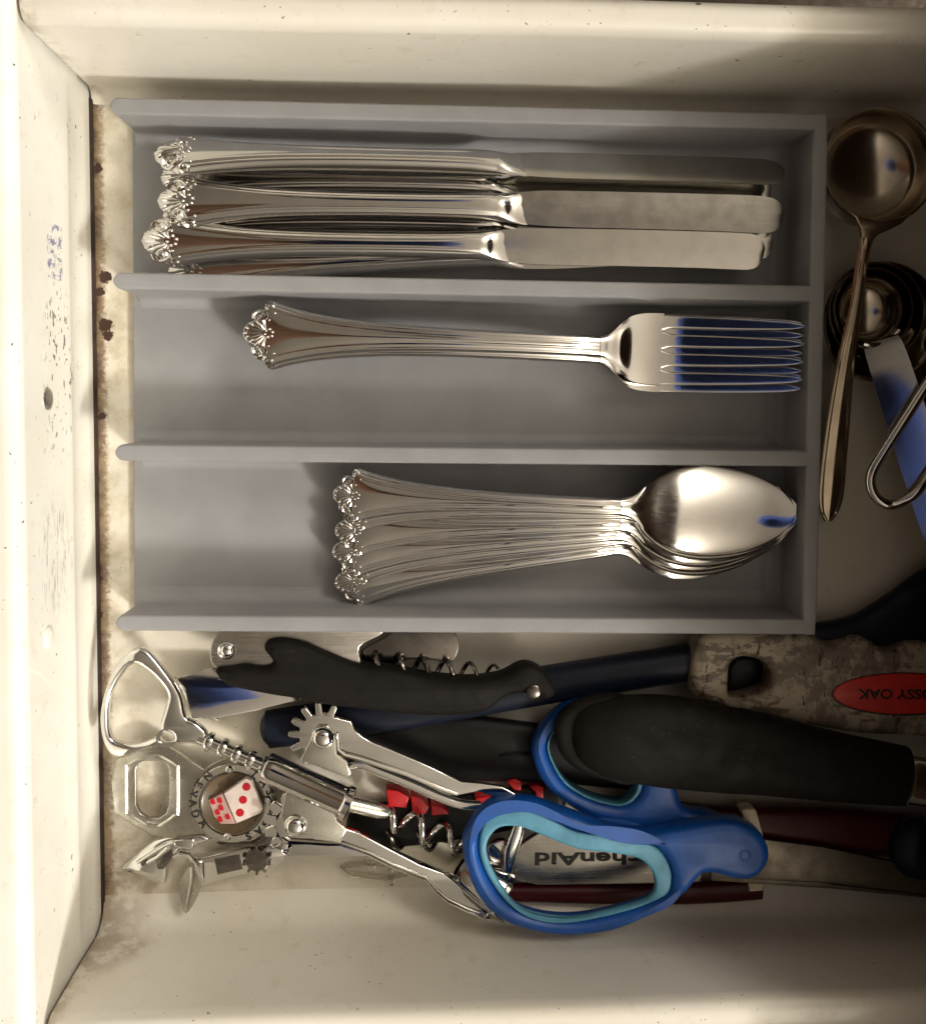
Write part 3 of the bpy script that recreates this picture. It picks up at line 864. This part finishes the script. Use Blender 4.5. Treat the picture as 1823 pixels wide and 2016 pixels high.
# can opener with printed steel body and dark red handles
t = Thing('can_opener', 'printed steel can opener with two dark red handles, ivory banded, under the scissors', 'can opener', P(1150, 1700, 0))
bp = [(1016, 1735), (1012, 1700), (1024, 1664), (1060, 1640), (1240, 1652), (1345, 1668), (1390, 1690), (1380, 1738), (1288, 1741), (1060, 1744)]
body = t.part('body_plate', slab_px(bp, .75, 1.0, .06), M['satin'])
t.part('lettering', letters('KitchenAid', 1196, 1690, 1.015, 25, 179, t, .035, width_px=296), M['ink'], body)
mb = MB(); mb.tube([P(1000, 1752, .9), P(998, 1718, 1.0), P(1004, 1680, 1.1), P(1018, 1640, 1.15), P(1024, 1618, 1.1)], [.22, .28, .3, .26, .2], 12, flat=.7); t.part('folded_edge', mb, M['chrome'])
mb = slab_px([(960, 1668), (990, 1655), (1008, 1668), (1002, 1700), (985, 1714), (966, 1700)], .5, .8, .08, sm=3); t.part('cutting_wheel', mb, M['chrome'])
hs = [(1180, 1590, .7, 18, .35), (1300, 1598, .75, 22, .4), (1400, 1609, .8, 25, .42), (1490, 1622, .85, 38, .5), (1620, 1632, .9, 46, .52), (1740, 1642, .9, 46, .52), (1860, 1655, .9, 44, .5)]
h1 = t.part('handle', handle_loft(rounded(hs)), M['maroon'])
hs = [(985, 1757, .55, 17, .3), (1150, 1759, .6, 20, .32), (1350, 1758, .62, 22, .34), (1485, 1750, .62, 22, .32)]
h2 = t.part('handle', handle_loft(rounded(hs)), M['maroon'])
t.part('band', slab_px([(1459, 1598), (1463, 1594), (1484, 1593), (1490, 1598), (1504, 1648), (1478, 1650)], .8, 1.50, .08), M['ivory'], h1)
t.part('band', slab_px([(1472, 1728), (1503, 1726), (1503, 1755), (1476, 1757)], .5, 1.06, .06), M['ivory'], h2)

# clear plastic scrap
t = Thing('plastic_clip', 'small clear plastic clip on the drawer floor below the wing corkscrew arm', 'clip', P(740, 1715, 0))
mb = MB(); mb.tube([P(672, 1708, .12), P(720, 1700, .14), P(790, 1706, .12), P(800, 1722, .12), P(760, 1730, .12), P(690, 1722, .12)], .09, 8, closed=True); t.part('loop', mb, M['clear'])
mb = MB(); mb.tube([P(728, 1690, .2), P(734, 1716, .28)], .12, 8); mb.tube([P(768, 1712, .2), P(772, 1742, .12)], .1, 8); t.part('prong', mb, M['clear'])

# souvenir bottle opener with a die
t = Thing('bottle_opener', 'dull silver souvenir bottle opener with a red and white die in its lettered end', 'bottle opener', P(330, 1560, 0))
zo = .75
cD = (459, 1580); RD = 86
arc = [(cD[0]+RD*math.cos(a), cD[1]-RD*math.sin(a)) for a in [R_(132-i*264/30) for i in range(31)]]
pl = [(224, 1601), (219, 1540), (229, 1496), (262, 1476), (294, 1461), (316, 1462)]
pl2 = [(392, 1643), (330, 1652), (294, 1645), (262, 1626)]
hol = [(268, 1515), (272, 1504), (284, 1499), (312, 1499), (324, 1503), (331, 1512), (333, 1540), (332, 1585), (326, 1602), (312, 1612), (292, 1612), (276, 1602), (268, 1585)]
pn = t.part('plate', slab_px(pl+[(398, 1513)]+arc+pl2, zo-.22, zo, .05, [hol]), M['plate'])
mb = MB(); mb.tube([P(u, v, zo+.01) for u, v in cr([(249, 1514), (252, 1506), (284, 1488), (292, 1486), (310, 1487), (318, 1490), (347, 1508), (350, 1516), (350, 1596), (346, 1604), (318, 1624), (310, 1627), (292, 1626), (284, 1622), (252, 1602), (249, 1594)], 2)], .065, 6, closed=True); t.part('rim', mb, M['worn_chrome'])
t.part('disc', (lambda m_: m_.lathe([(1.28*1.23, 0), (1.28*1.23, .1), (1.54, .14), (1.30, .15), (1.27, .08), (.02, .07)], Matrix.Translation(P(*cD, zo-.01)), 48))(MB()), M['worn_chrome'])
mb = MB(); mb.lathe([(1.24, 0), (1.24, .17), (1.19, .2), (1.14, .16), (.02, .12)], Matrix.Translation(P(*cD, zo)), 48); t.part('inset', mb, M['brown'])
def c2(x, y): return (185.3+.271*x, 1253.8+.271*y)
def c2d(x, y): return c2(1020+(x-1020)*.93, 1200+(y-1200)*.93)
top = [c2d(935, 1138), c2d(1108, 1018), c2d(1150, 1035), c2d(1240, 1262), c2d(1225, 1290), c2d(1035, 1372)]
zd = zo+.17
die = t.part('die', slab_px(top, zd, zd+.30, .04), M['wht'])
sf = [c2d(925, 1140), c2d(1030, 1374), c2d(905, 1388), c2d(850, 1330), c2d(808, 1205)]
zs = tilt(zd+.2, *c2d(980, 1250), -1, .35)(-.25)
sd_ = t.part('die_side', slab_px(sf, zd-.1, zd+.22, .04, zf=zs), M['pink'], die)
for (x, y) in ((1113, 1083), (1087, 1185), (1063, 1285)):
    mb = MB(); mb.lathe([(.158, 0), (.158, .012), (.02, .016)], Matrix.Translation(P(*c2d(x, y), zd+.30)), 20); t.part('pip', mb, M['pip'], die)
for (x, y) in ((848, 1208), (905, 1192), (885, 1290), (915, 1250), (905, 1345), (968, 1318)):
    p = P(*c2d(x, y), zd+.22); p.z += zs(p.x, p.y)+.004
    mb = MB(); mb.lathe([(.12, 0), (.12, .012), (.02, .016)], Matrix.Translation(p), 16); t.part('pip', mb, M['pip'], die)
for (u, v) in ((452, 1515), (448, 1647), (527, 1574)):
    mb = MB(); mb.lathe([(.16, 0), (.16, .05), (.10, .12), (.02, .13)], Matrix.Translation(P(u, v, zo+.14)), 7); t.part('rhinestone', mb, M['gem'], sharp=10)
for ch, (x, y), inward in [('N', (822, 1012), 1), ('E', (757, 1075), 1), ('V', (722, 1143), 1), ('A', (716, 1213), 1), ('D', (735, 1290), 1), ('A', (790, 1362), 1),
                           ('L', (1168, 1010), 0), ('A', (1232, 1066), 0), ('S', (1275, 1132), 0), ('V', (1296, 1200), 0), ('E', (1300, 1272), 0), ('G', (1250, 1355), 0), ('A', (1196, 1412), 0), ('S', (1120, 1450), 0)]:
    u, v = c2(x, y); a = math.degrees(math.atan2(-(v-cD[1]), u-cD[0]))
    t.part('letter', letters(ch, u, v, zo+.155, 15.5, a+90 if inward else a-90, t, .03), M['ink'])

# chrome folding can tool, lower left
t = Thing('can_tool', 'shiny chrome folding can opener with a leaf shaped blade, at the lower left corner', 'can opener', P(400, 1690, 0))
def c4(x, y): return (154.4+.271*x, 1482+.271*y)
jaw = [c4(300, 850), c4(400, 760), c4(560, 640), c4(700, 610), c4(880, 598), c4(960, 640), c4(840, 690), c4(700, 760), c4(640, 830), c4(625, 965), c4(480, 930), c4(350, 880)]
t.part('jaw', slab_px(jaw, .25, .75, .16, sm=2), M['chrome'])
jr = [c4(430, 800), c4(600, 690), c4(690, 650)]
mb = MB(); mb.tube([P(*q, .83) for q in cr(jr, 4, False)], [.07]*9, 8); mb.tube([P(*q, .80) for q in (c4(500, 800), c4(570, 760), c4(650, 690))], .09, 8); t.part('rib', mb, M['chrome'])
t.part('slot', slab_px([c4(445, 800), c4(470, 770), c4(500, 775), c4(495, 815), c4(460, 830)], .70, .79, .03), M['dark_steel'])
t.part('slot', slab_px([c4(560, 790), c4(680, 700), c4(690, 760), c4(620, 850), c4(575, 850)], .70, .78, .03), M['dark_steel'])
t.part('hinge_plate', slab_px([c4(690, 640), c4(830, 632), c4(835, 700), c4(780, 720), c4(700, 690)], .7, .92, .04), M['chrome'])
bdy = [c4(830, 760), c4(900, 765), c4(1100, 715), c4(1300, 680), c4(1480, 700), c4(1500, 760), c4(1440, 840), c4(1240, 890), c4(1060, 925), c4(920, 975), c4(860, 960), c4(830, 860)]
b_ = t.part('body', slab_px(bdy, .2, .62, .10, sm=2), M['chrome'])
t.part('stamped_plate', slab_px([c4(985, 775), c4(1170, 745), c4(1190, 850), c4(1010, 890)], .6, .67, .03), M['dark_steel'], b_)
lf = [c4(840, 815), c4(880, 880), c4(892, 965), c4(850, 1080), c4(775, 1180), c4(735, 1080), c4(728, 960), c4(760, 890), c4(800, 830)]
zl = tilt(.7, *c4(810, 960), 1, 0)(.22)
t.part('leaf_blade', slab_px(lf, .62, .74, .05, sm=3, zf=zl), M['satin'])
mb = MB(); mb.tube([P(*c4(815, 830), .95), P(*c4(812, 950), .93), P(*c4(778, 1150), .80)], [.08, .07, .03], 8); t.part('blade_ridge', mb, M['chrome'])
mb = MB(); mb.tube([P(*c4(690, 760), .8), P(*c4(740, 730), 1.0), P(*c4(800, 740), 1.0), P(*c4(850, 800), .9), P(*c4(905, 960), .6)], [.06, .1, .1, .12, .08], 8); t.part('spring', mb, M['chrome'])
def gear_outline(cu, cv, r0, r1, n, a0=0, a1=360, z=1):
    pts = []
    for i in range(n):
        a = a0+(a1-a0)*i/n; st = (a1-a0)/n
        for da, r in ((.0, r0), (.30, r0), (.38, r1*.96), (.46, r1), (.56, r1), (.64, r1*.96), (.72, r0)):
            q = R_(a+da*st); pts.append((cu+r*math.cos(q), cv-r*math.sin(q)))
    return pts
t.part('feed_wheel', slab_px(gear_outline(505, 1695, 22, 30, 10), .55, .85, .04), M['dark_steel'])
t.part('key', slab_px([c4(1000, 655), c4(1280, 650), c4(1340, 610), c4(1410, 570), c4(1440, 600), c4(1400, 660), c4(1330, 690), c4(1100, 690)], .6, .8, .07, sm=2), M['dark_steel'])

# wing corkscrew
t = Thing('wing_corkscrew', 'chrome wing corkscrew with toothed levers and a loop handle, lying diagonally on the pile', 'corkscrew', P(600, 1540, 0))
def c1(x, y): return (154.4+.271*x, 1204.5+.271*y)
def c3(x, y): return (555.8+.271*x, 1204.5+.271*y)
def c5(x, y): return (555.8+.271*x, 1482+.271*y)
ro = [c1(440, 268), c1(350, 310), c1(250, 430), c1(182, 600), c1(152, 780), c1(176, 950), c1(240, 1050), c1(330, 1066), c1(450, 1020), c1(580, 985), c1(680, 975), c1(800, 965), c1(895, 975), c1(925, 930), c1(930, 885), c1(850, 810), c1(775, 765), c1(735, 600), c1(620, 430), c1(510, 300)]
ri = [c1(390, 388), c1(300, 480), c1(232, 620), c1(216, 780), c1(235, 915), c1(310, 960), c1(400, 968), c1(500, 945), c1(572, 900), c1(595, 800), c1(628, 690), c1(640, 600), c1(560, 490), c1(460, 410)]
rh = [c1(640+48*math.cos(q), 920+42*math.sin(q)) for q in [2*math.pi*i/14 for i in range(14)]]
ring = t.part('loop_handle', slab_px(cr(ro, 4), 1.25, 1.62, .15, [cr(ri, 4), rh]), M['chrome'], sharp=60)
def axis(u0, v0, z0, u1, v1, z1):
    a, b = P(u0, v0, z0), P(u1, v1, z1); X = (b-a).normalized(); Y = Vector((0, 0, 1)).cross(X).normalized(); Z = X.cross(Y)
    m_ = Matrix((Y, Z, X)).transposed().to_4x4(); m_.translation = a; return m_, (b-a).length
mt, ln = axis(392, 1452, 1.42, 528, 1512, 1.6)
mb = MB(); prof = []
nth = 5
for i in range(nth):
    z = ln*i/nth; s_ = ln/nth
    prof += [(.24, z), (.24, z+s_*.45), (.36, z+s_*.55), (.38, z+s_*.68), (.38, z+s_*.80), (.36, z+s_*.93), (.24, z+s_*.98)]
mb.lathe(prof, mt, 28); t.part('toothed_rod', mb, M['chrome'], sharp=30)
mt, ln = axis(522, 1509, 1.75, 690, 1584, 1.95)
mb = MB(); mb.lathe([(.34, -.02), (.50, 0), (.55, .06), (.56, .3), (.56, ln-.38), (.58, ln-.34), (.65, ln-.26), (.66, ln-.05), (.58, ln), (.3, ln)], mt, 36); t.part('barrel', mb, M['silver'])
# cheek plates that carry the two lever pivots
t.part('cheek_plate', slab_px([c3(205, 930), c3(215, 880), c3(260, 830), c3(330, 830), c3(385, 900), c3(395, 1040), c3(470, 1090), c3(500, 1180), c3(480, 1210), c3(130, 1080)], 2.2, 2.36, .06), M['worn_chrome'])
t.part('cheek_plate', slab_px([c5(-15, 470), c5(20, 300), c5(80, 285), c5(375, 410), c5(400, 500), c5(470, 560), c5(420, 660), c5(250, 640), c5(120, 610), c5(40, 590)], 1.78, 1.95, .06), M['worn_chrome'])
# levers with gear teeth
def gear_arm(cu, cv, r0, r1, teeth, arm):
    pts = []
    for a in teeth:
        for da, r in ((-9, r0), (-6, r1*.93), (-3.5, r1), (3.5, r1), (6, r1*.93), (9, r0)):
            q = R_(a-da); pts.append((cu+r*math.cos(q), cv-r*math.sin(q)))
    return pts+arm
g1 = c3(285, 905)
up_arm = [c3(500, 800), c3(525, 860), c3(580, 910), c3(650, 950), c3(800, 1010), c3(1000, 1095), c3(1150, 1165), c3(1300, 1240), c3(1440, 1250), c3(1600, 1275), c3(1740, 1350), c3(1860, 1430), c3(1840, 1445), c3(1600, 1370), c3(1430, 1310), c3(1320, 1330), c3(1265, 1340), c3(1100, 1270), c3(900, 1190), c3(700, 1110), c3(560, 1075), c3(440, 1050), c3(400, 1020)]
l1 = t.part('lever', slab_px(gear_arm(g1[0], g1[1], 44, 66, [236, 204, 177, 152, 124, 96, 66], [])[0:]+up_arm[0:], 1.95, 2.18, .05), M['chrome'])
mb = MB(); mb.tube([P(*c3(400, 880), 2.22), P(*c3(405, 1000), 2.24), P(*c3(450, 1040), 2.24), P(*c3(620, 1085), 2.22), P(*c3(900, 1180), 2.2), P(*c3(1150, 1290), 2.2), P(*c3(1270, 1330), 2.2)], [.06, .1, .1, .1, .09, .08, .06], 8); t.part('flange', mb, M['chrome'], l1)
g2 = c5(95, 530)
lo_arm = [c5(330, 690), c5(420, 690), c5(620, 760), c5(800, 850), c5(1040, 940), c5(1120, 1030), c5(1200, 1100), c5(1340, 1170), c5(1450, 1210), c5(1620, 1245), c5(1640, 1262), c5(1450, 1250), c5(1300, 1190)]
lo_in = [c5(1240, 930), c5(1170, 880), c5(1000, 820), c5(750, 690), c5(560, 590), c5(440, 550), c5(390, 480), c5(250, 470)]
l2_ol = gear_arm(g2[0], g2[1], 43, 60, [112, 140, 168, 196, 222, 250], [])[::-1]
l2 = t.part('lever', slab_px(l2_ol+[c5(15, 390)]+lo_in[::-1]+lo_arm[:10][::-1], 1.50, 1.76, .05), M['chrome'])
# frame bars running down to the bell
def bar(pts, wpx, hh, z):
    st = [(u, v, z, wpx, hh) for u, v in pts]; return handle_loft(st, 16, 3)
t.part('frame_bar', bar([c3(470, 1120), c3(560, 1105), c3(700, 1160), c3(950, 1260), c3(1150, 1350), c3(1300, 1400), c3(1440, 1410)], 9, .18, 1.6), M['chrome'])
t.part('frame_bar', bar([c5(470, 590), c5(700, 690), c5(950, 800), c5(1150, 880), c5(1250, 920)], 8, .18, 1.15), M['chrome'])
for (c_, z) in ((c3(295, 915), 2.36), (c5(95, 530), 1.95)):
    mb = MB(); mb.lathe([(.42, -.05), (.42, .06), (.38, .10), (.36, .18), (.30, .26), (.18, .31), (.02, .33)], Matrix.Translation(P(*c_, z)), 30); t.part('rivet', mb, M['chrome'])
# stem, worm and bell
mt, ln = axis(688, 1583, 1.6, 770, 1602, 1.3)
mb = MB(); mb.lathe([(.30, 0), (.30, ln*.7), (.22, ln*.9), (.1, ln)], mt, 24); t.part('stem', mb, M['worn_chrome'])
mb = MB(); pts = []; rr = []
a0, a1 = P(752, 1600, 1.2), P(925, 1668, .95); ax = (a1-a0); L_ = ax.length; ax.normalize(); sd = Vector((-ax.y, ax.x, 0)); up = Vector((0, 0, 1))
for i in range(130):
    s_ = i/129; q = 2*math.pi*3.1*s_-1.0; r = .45*min(1, .3+s_*4)
    pts.append(a0+ax*L_*s_+sd*r*math.cos(q)+up*r*math.sin(q)); rr.append(.14*(1-.25*s_**3))
mb.tube(pts, rr, 10); t.part('worm', mb, M['chrome'])
mt, ln = axis(905, 1712, .95, 985, 1765, .95)
mb = MB(); mb.lathe([(.62, 0), (.78, .15), (.90, .6), (.98, 1.2), (1.02, 1.7), (1.08, 1.75), (1.08, 1.9), (.98, 1.92), (.9, 1.7), (.7, .6), (.55, .1)], mt @ Matrix.Scale(.78, 4, (0, 1, 0)), 40, caps=False); t.part('bell', mb, M['chrome'])

# blue scissors
t = Thing('scissors', 'blue handled scissors with light blue lined finger loops lying over the can opener', 'scissors', P(1300, 1680, 0))
out = [(911, 1672), (922, 1640), (940, 1612), (962, 1596), (988, 1586), (1042, 1581), (1096, 1598), (1178, 1627), (1230, 1642), (1280, 1645), (1330, 1636), (1400, 1624), (1440, 1621), (1475, 1629), (1505, 1650), (1519, 1688), (1502, 1724), (1473, 1738), (1440, 1734), (1415, 1727), (1392, 1725), (1378, 1734), (1354, 1762), (1313, 1793), (1259, 1820), (1205, 1840), (1123, 1849), (1050, 1841), (989, 1818), (949, 1781), (922, 1728)]
lin = [(943, 1668), (950, 1630), (968, 1606), (1003, 1595), (1050, 1600), (1090, 1618), (1137, 1642), (1205, 1646), (1259, 1655), (1300, 1678), (1320, 1710), (1324, 1738), (1313, 1767), (1259, 1791), (1191, 1810), (1123, 1819), (1056, 1811), (1005, 1788), (968, 1742), (948, 1700)]
hol = [(957, 1668), (964, 1645), (984, 1626), (1023, 1625), (1069, 1643), (1137, 1669), (1191, 1675), (1245, 1684), (1273, 1700), (1287, 1726), (1285, 1753), (1259, 1773), (1178, 1795), (1110, 1806), (1056, 1800), (1015, 1778), (985, 1738), (965, 1700)]
hol = [tuple(a_*.62+b_*.38 for a_, b_ in zip(p_, q_)) for p_, q_ in zip(hol, lin)] if len(hol) == len(lin) else hol
zt2 = 3.0
t.part('handle', slab_px(cr(out, 3), 1.95, zt2, .36, [cr(lin, 3)]), M['blue'], sharp=70)
mb = MB(); mb.slab(pxy(cr(lin, 3), zt2), 2.58, zt2-.08, .12, [pxy(cr(hol, 3), 2.7)]); t.part('loop_liner', mb, M['teal'], sharp=70)
out2 = [(1050, 1475), (1056, 1516), (1069, 1543), (1096, 1572), (1140, 1603), (1200, 1630), (1260, 1645), (1330, 1650), (1420, 1650), (1440, 1625), (1400, 1605), (1350, 1595), (1330, 1540), (1300, 1470), (1250, 1410), (1180, 1382), (1125, 1388), (1075, 1425)]
lin2 = [(1078, 1465), (1086, 1504), (1112, 1546), (1155, 1574), (1200, 1588), (1228, 1590), (1250, 1578), (1266, 1550), (1258, 1500), (1235, 1450), (1200, 1418), (1150, 1405), (1105, 1420)]
lin2 = list(lin2)
hol2 = [(1088, 1465), (1097, 1502), (1122, 1540), (1160, 1566), (1200, 1579), (1222, 1580), (1238, 1568), (1246, 1545), (1240, 1505), (1222, 1460), (1195, 1430), (1150, 1418), (1112, 1430)]
hol2 = [tuple(a_*.45+b_*.55 for a_, b_ in zip(p_, q_)) for p_, q_ in zip(hol2, lin2)]
t.part('handle', slab_px(cr(out2, 3), 1.0, 1.95, .34, [cr(lin2, 3)]), M['blue'], sharp=70)
mb = MB(); mb.slab(pxy(cr(lin2, 3), 1.95), 1.05, 1.86, .06, [pxy(cr(hol2, 3), 1.95)]); t.part('loop_liner', mb, M['teal'], sharp=70)
bl = [(1400, 1640), (1510, 1654), (1620, 1668), (1760, 1698), (2000, 1745), (2040, 1760), (1900, 1772), (1780, 1757), (1640, 1741), (1400, 1728)]
t.part('blade', slab_px(bl, 1.45, 1.68, .04), M['blade'])
bl2 = [(1400, 1690), (1640, 1742), (1780, 1757), (1900, 1775), (1780, 1765), (1640, 1751), (1400, 1735)]
t.part('blade', slab_px(bl2, 1.34, 1.46, .03), M['blade'])
mb = MB(); mb.sphere(P(1466, 1684, zt2-.02), .26, 18, 8, (1, 1, .18)); t.part('pivot_cap', mb, M['blue'])

# big black soft grip
t = Thing('kitchen_tool', 'thick black soft grip handle with a steel ferrule, lying over the blue scissors', 'tool handle', P(1450, 1480, 0))
gr = [(1150, 1440, 2.55, 58, .62), (1200, 1450, 2.65, 80, .85), (1260, 1455, 2.7, 90, .98), (1330, 1462, 2.75, 93, 1.02), (1420, 1475, 2.75, 88, 1.0), (1490, 1484, 2.75, 83, .98), (1570, 1498, 2.75, 76, .92), (1650, 1511, 2.72, 70, .86), (1725, 1521, 2.7, 65, .80), (1778, 1528, 2.7, 61, .74)]
t.part('grip', handle_loft([(1128, 1437, 2.5, 30, .3)]+gr, 36, 2.3), M['rubber'], sharp=70)
eg = [(1094, 1448), (1102, 1415), (1125, 1392), (1165, 1376), (1220, 1372), (1270, 1400), (1280, 1480), (1250, 1548), (1190, 1540), (1140, 1522), (1106, 1490)]
t.part('end_flange', slab_px(eg, 2.05, 2.75, .3, sm=4), M['rubber'], sharp=70)
fr = [(1768, 1532, 2.7, 52, .62), (1782, 1534, 2.7, 55, .66), (1795, 1536, 2.7, 50, .60), (1880, 1550, 2.7, 48, .56), (1960, 1560, 2.7, 46, .5)]
t.part('ferrule', handle_loft(fr, 28, 2.2), M['chrome'])

# coffee scoop and nested measuring cups
def bowl_mb(u, v, z, R, depth, th=.07, rimr=.09, flat=.45):
    c = P(u, v, z); r = R/px(z); prof = []
    n = 14
    for i in range(n+1):
        a = math.pi/2*i/n
        prof.append((max(.015, r*math.sin(a)), -depth*(math.cos(a)**flat if math.cos(a) > 0 else 0)))
    prof[-1] = (r, 0)
    up_ = prof[:-1]+[(r-rimr*.4, -.02), (r-.02, .03), (r+rimr*.6, .03), (r+rimr*.9, -.02), (r+rimr*.3, -.07)]
    lo_ = [(max(.015, q[0]+th), q[1]-th) for q in prof[:-1]][::-1]
    return MB().lathe(up_+lo_, Matrix.Translation(c), 48, caps=False)
# nested cups, the smallest inside; each with its own handle
cups = [(1738, 634, 122, .55, 1.25, 'largest measuring cup of the nested steel set, the outer ring beside the tray'),
        (1726, 613, 100, .70, 1.25, 'third measuring cup of the nested steel set, second ring from outside'),
        (1719, 607, 83, .85, 1.15, 'second measuring cup of the nested steel set, ring around the smallest cup'),
        (1715, 609, 66, 1.0, 1.0, 'smallest measuring cup, innermost of the nested steel set, with a wide mirror handle')]
for i, (u, v, R, dz, dep, lab) in enumerate(cups):
    t = Thing('measuring_cup', lab, 'measuring cup', P(u, v, 0), group='nested steel measuring cups')
    zc = .55+dep+.12*i; zc = 1.25+.14*i
    b = t.part('bowl', bowl_mb(u, v, zc, R-4, zc-.16-.10*i), M['cup_steel'], sharp=60)
    if i == 3:
        hl = MB(); R = []
        sts = cr([(1733, 666, 31), (1742, 690, 35), (1765, 760, 37), (1800, 870, 38), (1838, 985, 39), (1872, 1085, 37), (1884, 1122, 20)], 4, False)
        for k, (uu, vv, hw) in enumerate(sts):
            zz = zc+.02+.06*k+.0012*k*k; c_ = P(uu, vv, zz); hw /= px(zz)
            sdv = Vector((.95, .30, 0)); ring = []
            for q in [-1+2*j/14 for j in range(15)]: ring.append(c_+sdv*hw*q+Vector((0, 0, .33*q*hw+.02*(1-q*q))))
            for q in [1-2*j/6 for j in range(7)]: ring.append(c_+sdv*hw*q*.97+Vector((0, 0, .33*q*hw-.07)))
            R.append(ring)
        hl.loft(R)
        t.part('handle', hl, M['satin_blue'], sharp=70)
        mb = MB(); q = [P(1700, 676, zc-.0), P(1716, 680, zc+.04), P(1738, 677, zc+.08), P(1758, 664, zc+.1), P(1770, 650, zc+.1)]
        mb.tube(q, .11, 8); t.part('neck_bead', mb, M['silver'])
    else:
        o_ = (24, 14, 6)[i] if False else (46, 30, 14)[i]
        st = [(1758+o_, 665), (1782+o_, 645-o_*.1), (1800+o_, 735), (1838+o_, 860), (1905+o_, 1085), (1860+o_, 1110), (1800+o_, 900), (1766+o_, 740)]
        t.part('handle', slab_px(st, .5+.18*i, .58+.18*i, .03), M['cup_steel'])
t = Thing('coffee_scoop', 'round steel coffee scoop with a long ridged handle at the upper right, beside the tray', 'scoop', P(1730, 330, 0))
bz = 2.35
t.part('bowl', bowl_mb(1733, 326, bz, 113, 1.9, flat=.5), M['cup_steel'], sharp=60)
mb = MB(); R_l = []
ne = [(1662, 408), (1684, 428), (1694, 448), (1698, 478), (1699, 500), (1710, 500), (1715, 478), (1730, 461), (1752, 452), (1775, 440), (1796, 420), (1775, 424), (1733, 434), (1692, 424)]
t.part('neck', slab_px(ne, bz-.10, bz+.05, .05), M['brassy'])
stn = [(1706, 470, bz-.02, 14, .10), (1702, 486, bz-.02, 13, .15), (1696, 520, bz-.1, 12, .15), (1685, 600, bz-.3, 13, .15), (1667, 700, bz-.6, 18, .15), (1653, 800, bz-.9, 23, .14), (1642, 900, bz-1.2, 26, .13), (1636, 970, bz-1.4, 26, .12), (1632, 1005, bz-1.5, 20, .11), (1630, 1026, bz-1.55, 8, .08)]
st = cr(stn, 5, False); cs = [P(*a[:3]) for a in st]; N = len(st)
for i, a in enumerate(st):
    tg = (cs[min(i+1, N-1)]-cs[max(i-1, 0)]).normalized(); sd = Vector((0, 0, 1)).cross(tg).normalized(); up = tg.cross(sd)
    hw = a[3]/px(a[2]); ring = []
    for k in range(17):
        q = -1+2*k/16; e = 1-abs(q)
        zz = a[4]*(1-.75*abs(q))+.03*bump(e*hw, .08, .06)
        ring.append(cs[i]+sd*hw*q+up*zz)
    for k in range(5): q = 1-2*k/4; ring.append(cs[i]+sd*hw*q*.95-up*.06)
    R_l.append(ring)
mb.loft(R_l); t.part('handle', mb, M['brassy'])

# wire hanging loop of a whisk
t = Thing('whisk', 'steel wire loop at the right edge, the hanging end of a whisk', 'whisk', P(1760, 920, 0))
pw = [(1930, 590, 3.2), (1860, 700, 3.2), (1823, 759, 3.25), (1780, 826, 3.2), (1735, 896, 3.1), (1716, 930, 3.05), (1714, 958, 3.05), (1727, 982, 3.1), (1752, 994, 3.15), (1780, 985, 3.25), (1806, 967, 3.35), (1835, 925, 3.2), (1900, 830, 3.3)]
mb = MB(); mb.tube([P(*q) for q in cr(pw, 6, False)], .19, 12); t.part('wire_loop', mb, M['silver'])
pw = [(1940, 760, 1.6), (1870, 840, 1.55), (1830, 895, 1.5), (1820, 925, 1.45), (1823, 958, 1.45), (1840, 980, 1.45), (1900, 985, 1.5)]
mb = MB(); mb.tube([P(*q) for q in cr(pw, 6, False)], .17, 10); t.part('wire_loop', mb, M['silver'])

# the photographer leaning over the drawer from the left, seen only mirrored in the metal
def cloth(name, secs, mat, label, cat):
    mb = MB(); R = []
    for (z, cx, rx, ry) in secs:
        R.append([Vector((cx+rx*math.cos(2*math.pi*k/28)*(1+.05*math.sin(k*2.3+z)), 6.5+ry*math.sin(2*math.pi*k/28)*(1+.04*math.sin(k*1.7+z*.4)), z)) for k in range(28)])
    mb.loft(R); o = link(name, mesh(name, mb, mat)); o['label'] = label; o['category'] = cat
cloth('shirt', ((57, -2, 7, 7), (61, -1, 10, 9), (74, -1, 12, 10), (88, -5, 11, 10), (95, -8, 6, 7)), M['shirt'], 'blue shirt of the photographer, mirrored as blue streaks in the fork and spoon', 'shirt')
cloth('reflection_cloth', ((-60, -50, 9, 11), (-20, -50, 9, 11), (10, -47, 9, 11), (35, -36, 9, 10), (50, -23, 8, 9), (57, -16, 6, 7)), M['reflection_cloth'], 'brown cloth form added out of view, mirrored in the silver handles', 'reflection_cloth')  # unseen brown form, added and bent so the handles mirror brown
